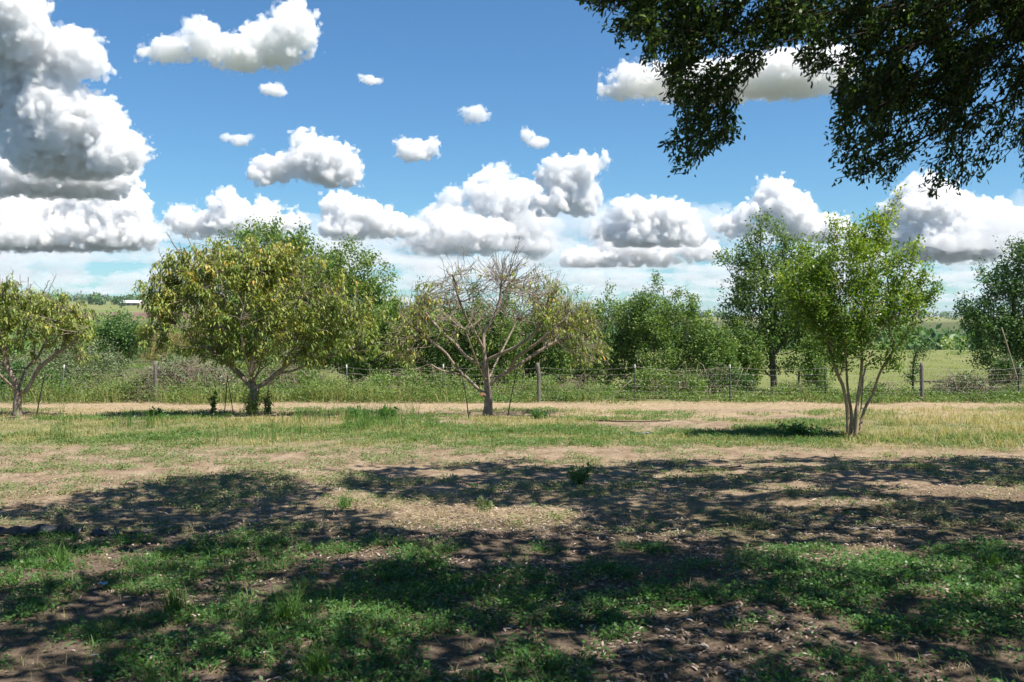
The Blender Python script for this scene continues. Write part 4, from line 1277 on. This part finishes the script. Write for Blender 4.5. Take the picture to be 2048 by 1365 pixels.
# sawn face of the cut limb on the half-bare peach tree
def sawn():
    c = at(964, 789, 20.05); 
    b = ground_pt(975, 832)
    root = [o for o in bpy.data.objects if o.name.startswith('peach_tree') and 'sawn' in o.get('label', '')][0]
    d = unit(np.array([-.35, -1, .12]))
    base = np.array([at(972, 792, b[1])[0], b[1], at(972, 792, b[1])[2]])
    end = at(964, 789, b[1] - .17)
    s = Soup(); s.add(*tube(np.array([base, (base + end) / 2, end]), [.05, .045, .042], 10, False)); st = s.build('stub', B_PEACH, root, True)
    m = bpy.data.materials.new('fresh_cut_wood'); m.use_nodes = True; nt = m.node_tree
    pr = nt.nodes['Principled BSDF']; tc = nt.nodes.new('ShaderNodeTexCoord')
    w = nt.nodes.new('ShaderNodeTexWave'); w.wave_type = 'RINGS'; w.rings_direction = 'SPHERICAL'; w.inputs['Scale'].default_value = 30; w.inputs['Distortion'].default_value = 2
    nt.links.new(tc.outputs['Object'], w.inputs['Vector'])
    nt.links.new(ramp(nt, w.outputs['Fac'], [(0, (.50, .20, .07)), (1, (.68, .34, .14))]), pr.inputs['Base Color']); pr.inputs['Roughness'].default_value = .8
    ax = unit(end - base); a = unit(np.cross(ax, [0, 0, 1.])); c2 = np.cross(ax, a); th = np.arange(14) * 2 * math.pi / 14
    V = np.vstack([[end + ax * .006], end + ax * .003 + .041 * (a[None] * np.cos(th)[:, None] + c2[None] * np.sin(th)[:, None])]) - end
    F = np.array([[0, 1 + i, 1 + (i + 1) % 14] for i in range(14)])
    o = mesh_np('cut_face', V, [F], m); o.parent = st; o.location = tuple(end - np.array(root.location))
sawn()

# twisted black plastic strip and scraps
PLASTIC = plain_mat('black_plastic', (.012, .014, .017), (.035, .042, .05), 14, .42, 0, .5, .5)
def strip(name, label, cat, pxs, width, mat, wav=.03, thick=.02):
    P = np.array([ground_pt(*p) for p in pxs]); P = smooth_path(P, 7)
    n = len(P); t = unit(np.gradient(P, axis=0)); side = unit(np.cross(t, [0, 0, 1.]))
    rows = []
    ph = rng.random(4) * 6
    for k, u in enumerate(np.linspace(-1, 1, 9)):
        w = width * (.75 + .35 * np.sin(np.arange(n) * .45 + ph[0]))
        h = thick * (1.15 - u * u) + wav * np.abs(np.sin(np.arange(n) * .55 + u * 2.2 + ph[1])) * (1 - .6 * abs(u))
        rows.append(P + side * (u * w)[:, None] + np.c_[np.zeros(n), np.zeros(n), h])
    V = np.stack(rows, 1); m = 9
    V[..., 2] = np.maximum(V[..., 2], terrain(V[..., 0], V[..., 1]) + .006)
    V = V.reshape(-1, 3)
    i = (np.arange(n - 1) * m)[:, None]; j = np.arange(m - 1)[None]
    Q = np.stack([i + j, i + j + 1, i + m + j + 1, i + m + j], -1).reshape(-1, 4)
    o = mesh_np(name, V - P[0], [Q], mat, smooth=True); o.location = tuple(P[0])
    md = o.modifiers.new('thickness', 'SOLIDIFY'); md.thickness = .004
    return tag(o, label, cat)
strip('plastic_strip', 'long twisted strip of black plastic on bare soil at the left edge', 'plastic', [(-60, 1074), (0, 1072), (50, 1070), (110, 1066), (165, 1072)], .075, PLASTIC, .05, .035)
strip('plastic_scrap', 'dark plastic scrap just past the end of the long black strip', 'plastic', [(190, 1073), (215, 1076), (232, 1071)], .045, PLASTIC, .04, .035)
strip('plastic_scrap', 'thin bluish plastic sliver, farthest right of the black strip pieces', 'plastic', [(245, 1071), (280, 1069), (306, 1065)], .014, PLASTIC, .012)
strip('plastic_scrap', 'crumpled black plastic sheet on the green grass right of the half-bare peach tree', 'plastic', [(1262, 867), (1280, 869), (1300, 867)], .05, PLASTIC, .015)
strip('irrigation_hose', 'thin dark hose half buried in shaded leaf litter on the right', 'hose', [(1590, 1062), (1660, 1061), (1740, 1059), (1850, 1056)], .010, PLASTIC, .004, .014)
def crumple(px, py, size, label, c0, c1, name='litter_scrap'):
    p = ground_pt(px, py); n = 7
    g = np.linspace(-1, 1, n); X, Yy = np.meshgrid(g, g)
    V = np.stack([X * size + rng.normal(size=X.shape) * size * .1, Yy * size * .5 + rng.normal(size=X.shape) * size * .1, .012 + np.abs(rng.normal(size=X.shape)) * size * .28], -1).reshape(-1, 3)
    i = (np.arange(n - 1) * n)[:, None]; j = np.arange(n - 1)[None]
    Q = np.stack([i + j, i + j + 1, i + n + j + 1, i + n + j], -1).reshape(-1, 4)
    o = mesh_np(name, V, [Q], plain_mat(name, c0, c1, 60, .5)); o.location = tuple(p + [0, 0, .03])
    md = o.modifiers.new('thickness', 'SOLIDIFY'); md.thickness = .002
    tag(o, label, 'litter')
crumple(206, 1180, .03, 'crumpled blue and white wrapper in the shaded foreground grass', (.15, .35, .70), (.75, .80, .85))
crumple(1245, 874, .05, 'pale scrap of sheeting lying in the bright green grass patch', (.30, .27, .20), (.42, .38, .28))
def gstick(pxs, r, label):
    P = np.array([ground_pt(*p) for p in pxs]) + np.array([0, 0, r * .8]); P[1:-1, 2] += r
    stick('fallen_stick', label, 'stick', P, r, B_DARK if r > .009 else B_GREY, 'sticks lying on the bare dirt')
gstick([(1372, 946), (1420, 944), (1455, 940), (1482, 933)], .012, 'dark curved stick at the far edge of the shade, nearest the small grass patch')
gstick([(1545, 950), (1562, 947), (1580, 940)], .012, 'short dark stick left of the bare dirt centre')
gstick([(1758, 985), (1780, 980), (1800, 981)], .009, 'grey forked stick on shaded dirt under the yellow-green tree')
gstick([(1785, 978), (1795, 972), (1802, 968)], .008, 'short upright twig of the forked stick on shaded dirt')
gstick([(1838, 1041), (1850, 1036), (1856, 1030)], .008, 'pale bent twig in the dark leaf litter at right')
gstick([(760, 836), (820, 834), (900, 836)], .012, 'long stick lying under the left limb of the half-bare peach tree')
gstick([(1150, 840), (1250, 846), (1340, 843)], .014, 'long pale stick on the dirt patch right of the half-bare peach tree')
gstick([(1670, 1025), (1710, 1022), (1755, 1024)], .011, 'dark stick in deep shade right of the dirt centre')

# ------------------------------------------------------------------ ground vegetation
GRASS_G = leaf_mat('green_grass', [(0, (.040, .110, .022)), (.5, (.085, .195, .040)), (.85, (.17, .26, .065)), (1, (.30, .29, .12))], .4, .45)
GRASS_D = leaf_mat('drying_grass', [(0, (.12, .175, .042)), (.35, (.22, .25, .075)), (.65, (.34, .315, .13)), (1, (.47, .395, .215))], .35, .6)
FORB = leaf_mat('forb_leaf', [(0, (.035, .110, .030)), (.5, (.080, .190, .050)), (1, (.16, .26, .08))], .38, .42)
MATL = leaf_mat('mat_leaf', [(0, (.085, .14, .05)), (.5, (.17, .23, .09)), (1, (.30, .33, .16))], .34, .5)
STRAW = leaf_mat('straw', [(0, (.16, .115, .07)), (.5, (.36, .275, .165)), (1, (.56, .47, .31))], .15, .7, (1, 1, 1))
LITTER = leaf_mat('dead_oak_leaf', [(0, (.09, .06, .045)), (.45, (.23, .165, .13)), (.8, (.42, .32, .26)), (1, (.62, .53, .47))], .12, .6, (1, .9, .8))

def scatter(n, y0, y1, pw=1.0, wid=.56):
    """spots on the ground in the widening strip the lens sees"""
    y = y0 + (y1 - y0) * rng.random(n) ** pw
    w = rng.random(n) < (y / y1)
    y = y[w]
    x = (rng.random(len(y)) * 2 - 1) * wid * y
    return x, y
def gz(x, y, d=0.0):
    return np.stack([x, y, terrain(x, y) + d], -1)

def blades(s, P, n, h, w, lean, rbase, spread=.05, rj=.4):
    """a tuft of n blades at each spot"""
    m = len(P) * n; idx = np.repeat(np.arange(len(P)), n)
    pos = P[idx] + np.c_[rng.normal(size=(m, 2)) * spread, np.zeros(m)]
    az = rng.random(m) * 6.283; le = lean * (.3 + rng.random(m))
    d = np.stack([np.cos(az) * le, np.sin(az) * le, np.ones(m)], -1)
    nr = np.stack([-np.cos(az), -np.sin(az), le], -1) + rand_dirs(m) * .5
    hs = np.broadcast_to(np.asarray(h, float), (len(P),))[idx] * (.55 + .6 * rng.random(m))
    r = np.clip(np.broadcast_to(np.asarray(rbase, float), (len(P),))[idx] + (rng.random(m) - .5) * rj, 0, 1)
    s.add_leaves(pos, d, unit(nr), hs, w * (.7 + .6 * rng.random(m)), BLADE, r)
def forbs(s, P, n, rad, L, W, h, rbase=.5):
    m = len(P) * n; idx = np.repeat(np.arange(len(P)), n)
    az = rng.random(m) * 6.283; rr = rad * np.sqrt(rng.random(m))
    pos = P[idx] + np.stack([np.cos(az) * rr, np.sin(az) * rr, h * (.15 + .85 * rng.random(m)) * (1.1 - rr / rad * .6)], -1)
    d = np.stack([np.cos(az), np.sin(az), .5 - .8 * rng.random(m)], -1) + rand_dirs(m) * .7
    nr = unit(rand_dirs(m) * .55 + [0, 0, 1.])
    r = np.clip(np.broadcast_to(np.asarray(rbase, float), (len(P),))[idx] + (rng.random(m) - .5) * .7, 0, 1)
    s.add_leaves(pos, d, nr, L * (.6 + .7 * rng.random(m)), W * (.6 + .7 * rng.random(m)), LEAF4, r)
def done(s, name, mat, label, cat='grass'):
    o = s.build(name, mat)
    tag(o, label, cat, kind='stuff')

# shaded foreground: grass to the left, low forbs to the right, in uneven patches
x, y = scatter(21000, 4.6, 10.2)
cov = .45 * fbm(x * .9 + 3, y * 1.0, 3) + .55 * fbm(x * 2.7 + 3, y * 2.7, 3) + .10 * (fbm(x * 4, y * 4, 2) - .5) * 2
band = sstep(y, 4.5, 6.0) * .04 + .05 * np.exp(-((y - 7.6) / 1.0) ** 2) + 0 - .03 * sstep(y, 5.9, 5.4)
band = band - .45 * sstep(y + (fbm(x * .7, y * .7, 2) - .5) * 1.2, 8.5, 9.3)
pick = rng.random(len(x)) < .8 * sstep(cov + band, .445, .60)
gx, gy = x[pick], y[pick]
lf = 1 - sstep(gx / gy, -.12, .25)
is_g = rng.random(len(gx)) < .10 + .42 * lf
s = Soup()
blades(s, gz(gx[is_g], gy[is_g], -.01), 13, .055 + .10 * rng.random(is_g.sum()) ** 1.6, .0050, .95, .30 + .25 * rng.random(is_g.sum()), .04, .5)
done(s, 'foreground_grass', GRASS_G, 'dark green grass in the shaded foreground')
s = Soup()
forbs(s, gz(gx[~is_g], gy[~is_g]), 18, .10, .032, .019, .07, .35 + .3 * rng.random((~is_g).sum()))
done(s, 'foreground_weeds', FORB, 'low leafy weeds spread over the shaded foreground', 'weeds')
# thin dry blades between
x, y = scatter(7500, 4.6, 11.5)
s = Soup(); blades(s, gz(x, y, -.01), 4, .05 + .07 * rng.random(len(x)), .0032, 2.2, .55 + .35 * rng.random(len(x)), .05)
done(s, 'dry_grass', GRASS_D, 'thin dry grass between the green foreground patches')

# ground-cover mats on the bare dirt
x, y = scatter(38000, 9, 18.5)
v = ell_val(x, y, MATS) + (fbm(x * 2.2, y * 2.2, 3) - .5) * .55 + (fbm(x * 7, y * 7, 2) - .5) * .3
k = v > .12
bright = ((x[k] / y[k] > -.02) & (y[k] > 14.8)) * .0
s = Soup(); forbs(s, gz(x[k], y[k]), 9, .085, .032, .019, .06 + 0 * y[k][0], .4 + .35 * fbm(x[k] * 1.5, y[k] * 1.5, 2))
done(s, 'ground_cover', MATL, 'pale green ground cover in mats on the bare dirt', 'ground cover')
kk = (~k) & (rng.random(len(x)) < .24 * sstep(fbm(x * 1.2 + 60, y * 1.2, 3), .40, .58))
s = Soup(); forbs(s, gz(x[kk], y[kk]), 8, .07, .030, .017, .035, .45)
done(s, 'stray_weeds', FORB, 'small stray weeds dotted over the bare dirt', 'weeds')

# sunlit strip of drying grass under the orchard trees
x, y = scatter(27000, 14.2, 24.5)
h_, sa, st = zones(x, y)
k = rng.random(len(x)) < np.clip(1.15 - sa * 1.25 - st * .72, .0, 1) * sstep(fbm(x * .9, y * .9, 3), .30, .50)
x, y = x[k], y[k]
rt = sstep(x / y, .28, .40)
green = fbm(x * .5 + 20, y * .8, 3)
s = Soup(); blades(s, gz(x, y, -.01), 5, .07 + .07 * rng.random(len(x)) + .13 * rt * rng.random(len(x)), .009, .7, np.clip(.26 + .35 * rt + (.55 - green) * 1.6, 0, 1), .07, .55)
done(s, 'sunlit_grass', GRASS_D, 'drying yellow-green grass on the sunlit strip under the orchard trees')
k = rng.random(len(x)) < .8 * sstep(green, .40, .52)
s = Soup(); forbs(s, gz(x[k], y[k]), 12, .12, .045, .024, .07, .6)
done(s, 'sunlit_weeds', FORB, 'green weeds among the sunlit grass', 'weeds')
# taller upright weeds at the left
x, y = scatter(1500, 15.5, 21); k = (x / y < -.08) & (fbm(x * .8, y * .8, 3) > .60); x, y = x[k], y[k]
s = Soup(); blades(s, gz(x, y), 9, .22 + .30 * rng.random(len(x)), .007, .30, .6, .06, .6)
done(s, 'tall_weeds', GRASS_G, 'tall thin upright weeds in the sunlit grass on the left', 'weeds')

# straw and mown stalks
x, y = scatter(90000, 9, 33)
h_, sa, st = zones(x, y)
k = rng.random(len(x)) < np.clip(st * .8 + .22 + .25 * sstep(y, 27, 30), 0, 1)
x, y = x[k], y[k]; m = len(x)
az = rng.random(m) * 6.283
s = Soup()
s.add_leaves(gz(x, y, .008 + .05 * rng.random(m) ** 3 + 0), np.stack([np.cos(az), np.sin(az) * .7, .12 * rng.normal(size=m)], -1), unit(rand_dirs(m) * .3 + [0, 0, 1.]), .03 + .06 * rng.random(m) + .24 * rng.random(m) * sstep(y, 14, 22), .006 + .005 * rng.random(m), LEAF4, rng.random(m))
done(s, 'straw', STRAW, 'pale straw and mown stalks lying on the dirt', 'straw')
STRAWP = gell([(950, 1038, 170, 18), (560, 990, 60, 6), (800, 1015, 90, 10)])
x, y = scatter(30000, 9, 12.5); v = ell_val(x, y, STRAWP) + (fbm(x * 3, y * 3, 3) - .5) * .5; k = v > .1; x, y = x[k], y[k]; m = len(x); az = rng.random(m) * 6.283
s = Soup(); s.add_leaves(gz(x, y, .01 + .04 * rng.random(m)), np.stack([np.cos(az), np.sin(az), .15 * rng.normal(size=m)], -1), unit(rand_dirs(m) * .3 + [0, 0, 1.]), .06 + .16 * rng.random(m), .005, LEAF4, .3 + .7 * rng.random(m))
done(s, 'straw', STRAW, 'sunlit pile of straw on the dirt at the middle of the path', 'straw')

# crumbs of soil, bark and small stones
x, y = scatter(38000, 4.6, 20); k = rng.random(len(x)) < .35 + .5 * sstep(fbm(x * 1.7, y * 1.7, 3), .4, .6); x, y = x[k], y[k]; m = len(x)
CRUMB = leaf_mat('soil_crumb', [(0, (.03, .022, .016)), (.55, (.10, .075, .055)), (.85, (.26, .20, .15)), (1, (.50, .44, .37))], .0, .9, (1, 1, 1))
s = Soup(); az = rng.random(m) * 6.283
T4 = (np.array([[-.5, -.4, 0], [.5, -.35, 0], [.1, .5, 0], [.05, -.05, .55]]), [np.array([[0, 1, 3], [1, 2, 3], [2, 0, 3]])])
s.add_leaves(gz(x, y, -.003), np.stack([np.cos(az), np.sin(az), np.zeros(m)], -1), np.tile([0, 0, 1.], (m, 1)), .010 + .022 * rng.random(m) ** 3, .010 + .018 * rng.random(m) ** 2, T4, rng.random(m))
done(s, 'soil_crumbs', CRUMB, 'crumbs of soil, bark and small stones strewn over the dirt', 'debris')

# fallen oak leaves under the oak
x, y = scatter(56000, 4.6, 12.2)
w = (.45 + .55 * sstep(x / y, -.25, .15)) * (1 - .75 * sstep(y, 9.0, 11.8)) * sstep(fbm(x * 1.4 + 8, y * 1.4, 3), .34, .56)
k = rng.random(len(x)) < w * 1.3; x, y = x[k], y[k]; m = len(x); az = rng.random(m) * 6.283
s = Soup(); s.add_leaves(gz(x, y, .006 + .012 * rng.random(m)), np.stack([np.cos(az), np.sin(az), .16 * rng.normal(size=m)], -1), unit(rand_dirs(m) * .35 + [0, 0, 1.]), .032 + .036 * rng.random(m), .010 + .010 * rng.random(m), LEAF6, rng.random(m))
done(s, 'leaf_litter', LITTER, 'fallen brown oak leaves scattered in the shade', 'leaf litter')

# weeds along the fence, and rough pasture beyond it
x, y = scatter(19000, 25.5, 33.6, .5)
dens = sstep(y + (fbm(x * .35, y * .35, 3) - .5) * 7, 29.6, 32.4) * sstep(fbm(x * .7 + 4, y * .8, 3), .32, .50)
k = rng.random(len(x)) < dens; x, y = x[k], y[k]
ht = .12 + 1.15 * fbm(x * .95 + 31, y * .95, 3) ** 2.8 * 1.35 * (1 - .5 * sstep(x / y, .22, .35)) + .16 * sstep(-x / y, .0, .25)
WEED = leaf_mat('weed_leaf', [(0, (.035, .075, .018)), (.5, (.085, .14, .035)), (.85, (.17, .20, .06)), (1, (.30, .27, .11))], .33, .5, gain=1.4)
half = rng.random(len(x)) < .80
P = gz(x[half], y[half]); s = Soup()
m = len(P); n = 12; idx = np.repeat(np.arange(m), n)
pos = P[idx] + np.stack([rng.normal(size=m * n) * .13, rng.normal(size=m * n) * .13, ht[half][idx] * rng.random(m * n)], -1)
s.add_leaves(pos, rand_dirs(m * n), unit(rand_dirs(m * n) * .7 + [0, 0, 1.]), .055 + .045 * rng.random(m * n), .035 + .02 * rng.random(m * n), LEAF4, np.clip(.25 + .5 * fbm(pos[:, 0] * .6, pos[:, 1], 2) + .4 * (rng.random(m * n) - .5), 0, 1))
done(s, 'fence_weeds', WEED, 'leafy weeds growing along the foot of the fence', 'weeds')
s = Soup(); blades(s, gz(x[~half], y[~half], -.02), 7, ht[~half] * 1.05, .011, .5, .35 + .4 * rng.random((~half).sum()), .10, .6)
done(s, 'fence_grass', GRASS_D, 'rough tall grass along the foot of the fence')
x, y = scatter(7000, 34, 75, .8); k = fbm(x * .22, y * .22, 3) > .40; x, y = x[k], y[k]
s = Soup(); blades(s, gz(x, y, -.02), 5, .10 + .18 * rng.random(len(x)), .018, .8, np.clip(.15 + .9 * (fbm(x * .06, y * .2, 3) - .3), 0, 1), .22, .4)
done(s, 'pasture_grass', GRASS_D, 'pale rough grass of the pasture beyond the fence')

x, y = scatter(4200, 38, 150, .7); k = fbm(x * .05 + 3, y * .12, 3) > .47; x, y = x[k], y[k]
s = Soup(); forbs(s, gz(x, y), 16, .55, .16, .10, .32, .5)
done(s, 'pasture_weeds', WEED, 'clumps of green weeds over the pasture beyond the fence', 'weeds')

# ------------------------------------------------------------------ single plants that stand out
def plant(name, label, px, py, cat, n, h, rad, L, W, mat, stem=True):
    p = ground_pt(px, py); root = empty(name, tuple(p)); tag(root, label, cat)
    s = Soup(); tips = []
    for _ in range(n):
        az = rng.random() * 6.283; r = rad * rng.random() ** .6; top = p + np.array([math.cos(az) * r, math.sin(az) * r, h * (.55 + .5 * rng.random())])
        pts = np.array([p, (p + top) / 2 + [math.cos(az) * r * .15, math.sin(az) * r * .15, h * .05], top])
        s.add(*tube(smooth_path(pts, 2), np.linspace(.005, .002, 5), 4, False))
        for u in np.linspace(.3, 1, 6): tips.append(p + (top - p) * u)
    s.build('stems', B_GREY, root)
    s = Soup(); T = np.array(tips); clump_leaves(s, T, np.tile([0, 0, 1.], (len(T), 1)), 5, .06, L, W, LEAF4, .1, 1.0, None, .6, .35)
    s.build('leaves', mat, root)
plant('bushy_weed', 'bushy dark weed standing alone on the bare dirt in mid picture', 1160, 968, 'weed', 16, .24, .17, .045, .018, FORB)
plant('leafy_seedling', 'leafy seedling left of the crossed stakes by the full-leaved peach tree', 425, 832, 'weed', 4, .5, .14, .09, .04, WEED)
plant('leafy_shoots', 'leafy green shoots crowding the trunk of the full-leaved peach tree', 503, 833, 'weed', 12, .55, .24, .075, .038, WEED)
plant('leafy_shoots', 'green sprouts just right of the trunk of the full-leaved peach tree', 536, 832, 'weed', 6, .5, .15, .075, .038, WEED)
plant('leafy_weed', 'dark leafy weed between the two broad peach trees', 775, 838, 'weed', 12, .22, .22, .08, .045, FORB)
plant('leafy_weed', 'leafy weed in the tree shade right of the full-leaved peach tree', 720, 838, 'weed', 12, .2, .25, .08, .045, FORB)
plant('leafy_weed', 'round dark weed on the straw right of the half-bare peach tree', 1080, 838, 'weed', 12, .18, .2, .06, .03, FORB)
plant('leafy_weed', 'dark weed in the grass left of the full-leaved peach tree', 315, 838, 'weed', 10, .18, .2, .08, .045, FORB)
plant('leafy_sprig', 'small bright sprig at the edge of the sunlit straw', 970, 1022, 'weed', 5, .12, .08, .045, .025, MATL)
plant('green_brush', 'low heap of green brush lying left of the yellow-green tree', 1600, 872, 'weed', 26, .2, .55, .07, .03, FORB)
def tuft(px, py, label, n, h):
    p = ground_pt(px, py); s = Soup(); blades(s, np.zeros((1, 3)), n, h, .006, .7, .55, .035, .6)
    o = s.build('grass_tuft', GRASS_G); o.location = tuple(p - [0, 0, .01]); tag(o, label, 'grass tuft')
tuft(690, 1016, 'upright grass tuft on the bare dirt left of the sunlit straw', 90, .22)
tuft(120, 1130, 'bright grass tuft in the sun patch at lower left', 70, .22)
tuft(580, 1240, 'big green grass tuft beside the lower sunlit spot', 120, .24)
tuft(350, 1225, 'dark arching grass tuft at lower left', 110, .26)
tuft(640, 1345, 'bright grass tuft cut by the bottom edge, left of middle', 110, .2)
tuft(1985, 1130, 'leafy grass tuft at the right edge of the shade', 80, .18)

# ------------------------------------------------------------------ far country
def far_wood(name, label, spots, mat, hh, n, leaf):
    s = Soup()
    for (x, y) in spots:
        z = float(terrain(x, y)); h = hh * (.6 + .7 * rng.random()); r = h * (.42 + .25 * rng.random())
        u = rand_dirs(n) * (rng.random((n, 1)) ** .35)
        P = np.array([x, y, z + h * .55]) + u * np.array([r, r, h * .5])
        sh = rng.random() * .6
        s.add_leaves(P, rand_dirs(n), unit(rand_dirs(n) * .7 + [0, -.3, 1.]), leaf * (.6 + .8 * rng.random(n)), leaf * .7, LEAF4, np.clip(sh + rng.random(n) * .4, 0, 1))
    o = s.build(name, mat); tag(o, label, 'wood', kind='stuff')
def spots(n, a0, a1, y0, y1):
    y = y0 + (y1 - y0) * rng.random(n); t = a0 + (a1 - a0) * rng.random(n); return list(zip(t * y, y))
far_wood('valley_woods', 'dense green valley woods beyond the pasture on the right', spots(190, .10, .62, 220, 420) + spots(170, .08, .62, 420, 800), DEEP, 7.0, 62, 1.95)
far_wood('valley_scrub', 'low olive scrub at the far edge of the pasture', spots(130, -.05, .62, 165, 240), MIDG, 2.6, 70, .55)
far_wood('valley_woods', 'green scrub trees in the dip seen left of the full-leaved peach tree', spots(70, -.62, -.22, 120, 300) + spots(60, -.62, -.2, 300, 600), MIDG, 6.5, 100, 1.25)
far_wood('ridge_woods', 'dark tree line along the far ridge under the sky', spots(330, -.62, .62, 2600, 3200), DEEP, 15, 34, 7)
far_wood('ridge_woods', 'tree belts behind the far fields on the left', spots(120, -.62, -.25, 1180, 1330) + spots(60, -.62, -.2, 1800, 2000) + spots(60, .05, .62, 1600, 1900), DEEP, 11, 40, 4)
far_wood('ridge_woods', 'scattered trees over the hidden middle of the valley', spots(160, -.22, .12, 250, 900), DEEP, 9, 50, 2.2)
def lone_tree():
    y = 1020.; x = -.392 * y
    z = float(terrain(x, y)); root = empty('round_tree', (x, y, z)); tag(root, 'lone round tree on the far brown field at the left', 'tree')
    s = Soup(); s.add(*tube(np.array([[x, y, z - .5], [x, y, z + 4]]), [.5, .3], 6)); s.build('trunk', B_DARK, root)
    s = Soup(); n = 160; P = np.array([x, y, z + 5.2]) + rand_dirs(n) * (rng.random((n, 1)) ** .35) * np.array([4.2, 4.2, 4.2])
    s.add_leaves(P, rand_dirs(n), unit(rand_dirs(n) + [0, 0, .8]), 1.9, 1.4, LEAF4, rng.random(n)); s.build('crown', DEEP, root)
lone_tree()
def farmhouse():
    Y = 1150.; x = at(258, 612, Y)[0]; z = float(terrain(x, Y))
    root = empty('farm_building', (x, Y, z)); tag(root, 'low white-roofed farm building far off on the left hillside', 'building')
    W, Dp, H = 12., 7., 3.0
    def bx(x0, x1, y0, y1, z0, z1):
        V = np.array([[a, b, c] for c in (z0, z1) for b in (y0, y1) for a in (x0, x1)], float) + [x, Y, z]
        return V, [np.array([[0, 1, 5, 4], [1, 3, 7, 5], [3, 2, 6, 7], [2, 0, 4, 6], [4, 5, 7, 6], [0, 2, 3, 1]])]
    wl = plain_mat('farm_wall', (.30, .24, .20), (.38, .31, .26), .4); rf = plain_mat('white_metal_roof', (.70, .71, .72), (.80, .80, .80), .3, .5); dk = plain_mat('dark_opening', (.03, .03, .03), (.05, .05, .05), 1)
    s = Soup(); s.add(*bx(-W, W, 0, Dp * 2, -1, H)); s.build('wall', wl, root)
    V = np.array([[-W - .6, -.8, H], [W + .6, -.8, H], [W + .6, Dp, H + 3.2], [-W - .6, Dp, H + 3.2], [W + .6, Dp * 2 + .8, H], [-W - .6, Dp * 2 + .8, H]]) + [x, Y, z + .05]
    s = Soup(); s.add(V, [np.array([[0, 1, 2, 3], [3, 2, 4, 5]])]); s.build('roof', rf, root)
    for k in range(3):
        s = Soup(); s.add(*bx(-9.5 + k * 7, -6.5 + k * 7, -.15, .1, 0, 2.4)); s.build('opening', dk, root)
farmhouse()
# the blue-green tie on the yellow-green tree
strap_m = plain_mat('tie_cord', (.01, .13, .12), (.03, .22, .20), 40, .6)
b_ = ground_pt(1706, 878)
c_ = at(1726, 816, b_[1] - .02); th = np.linspace(0, 4 * math.pi, 40)
sp_ = Soup(); sp_.add(*tube(np.c_[np.cos(th) * .045 + .008 * np.sin(3 * th), np.sin(th * 1.1) * .03, .03 * np.sin(th * .7) + np.linspace(-.04, .04, 40)], .006, 5))
o_ = sp_.build('tie_cord', strap_m, smooth=True); o_.location = tuple(c_); tag(o_, 'blue-green cord tied round the right stem of the yellow-green tree', 'cord')

# ------------------------------------------------------------------ air: one even box of haze round the whole land
def haze():
    X = 90000.
    V = np.array([[a, b, c] for c in (-420., 115.) for b in (-X, X) for a in (-X, X)])
    m, nt, out = new_mat('haze_air')
    v = nt.nodes.new('ShaderNodeVolumePrincipled')
    v.inputs['Color'].default_value = (.80, .88, 1.0, 1)
    v.inputs['Density'].default_value = .00006
    v.inputs['Anisotropy'].default_value = .2
    nt.links.new(v.outputs[0], out.inputs['Volume'])
    o = mesh_np('haze', V, [np.array([[0, 1, 5, 4], [1, 3, 7, 5], [3, 2, 6, 7], [2, 0, 4, 6], [4, 5, 7, 6], [0, 2, 3, 1]])], m)
    tag(o, 'pale blue haze over the far country', 'haze', kind='stuff')
haze()
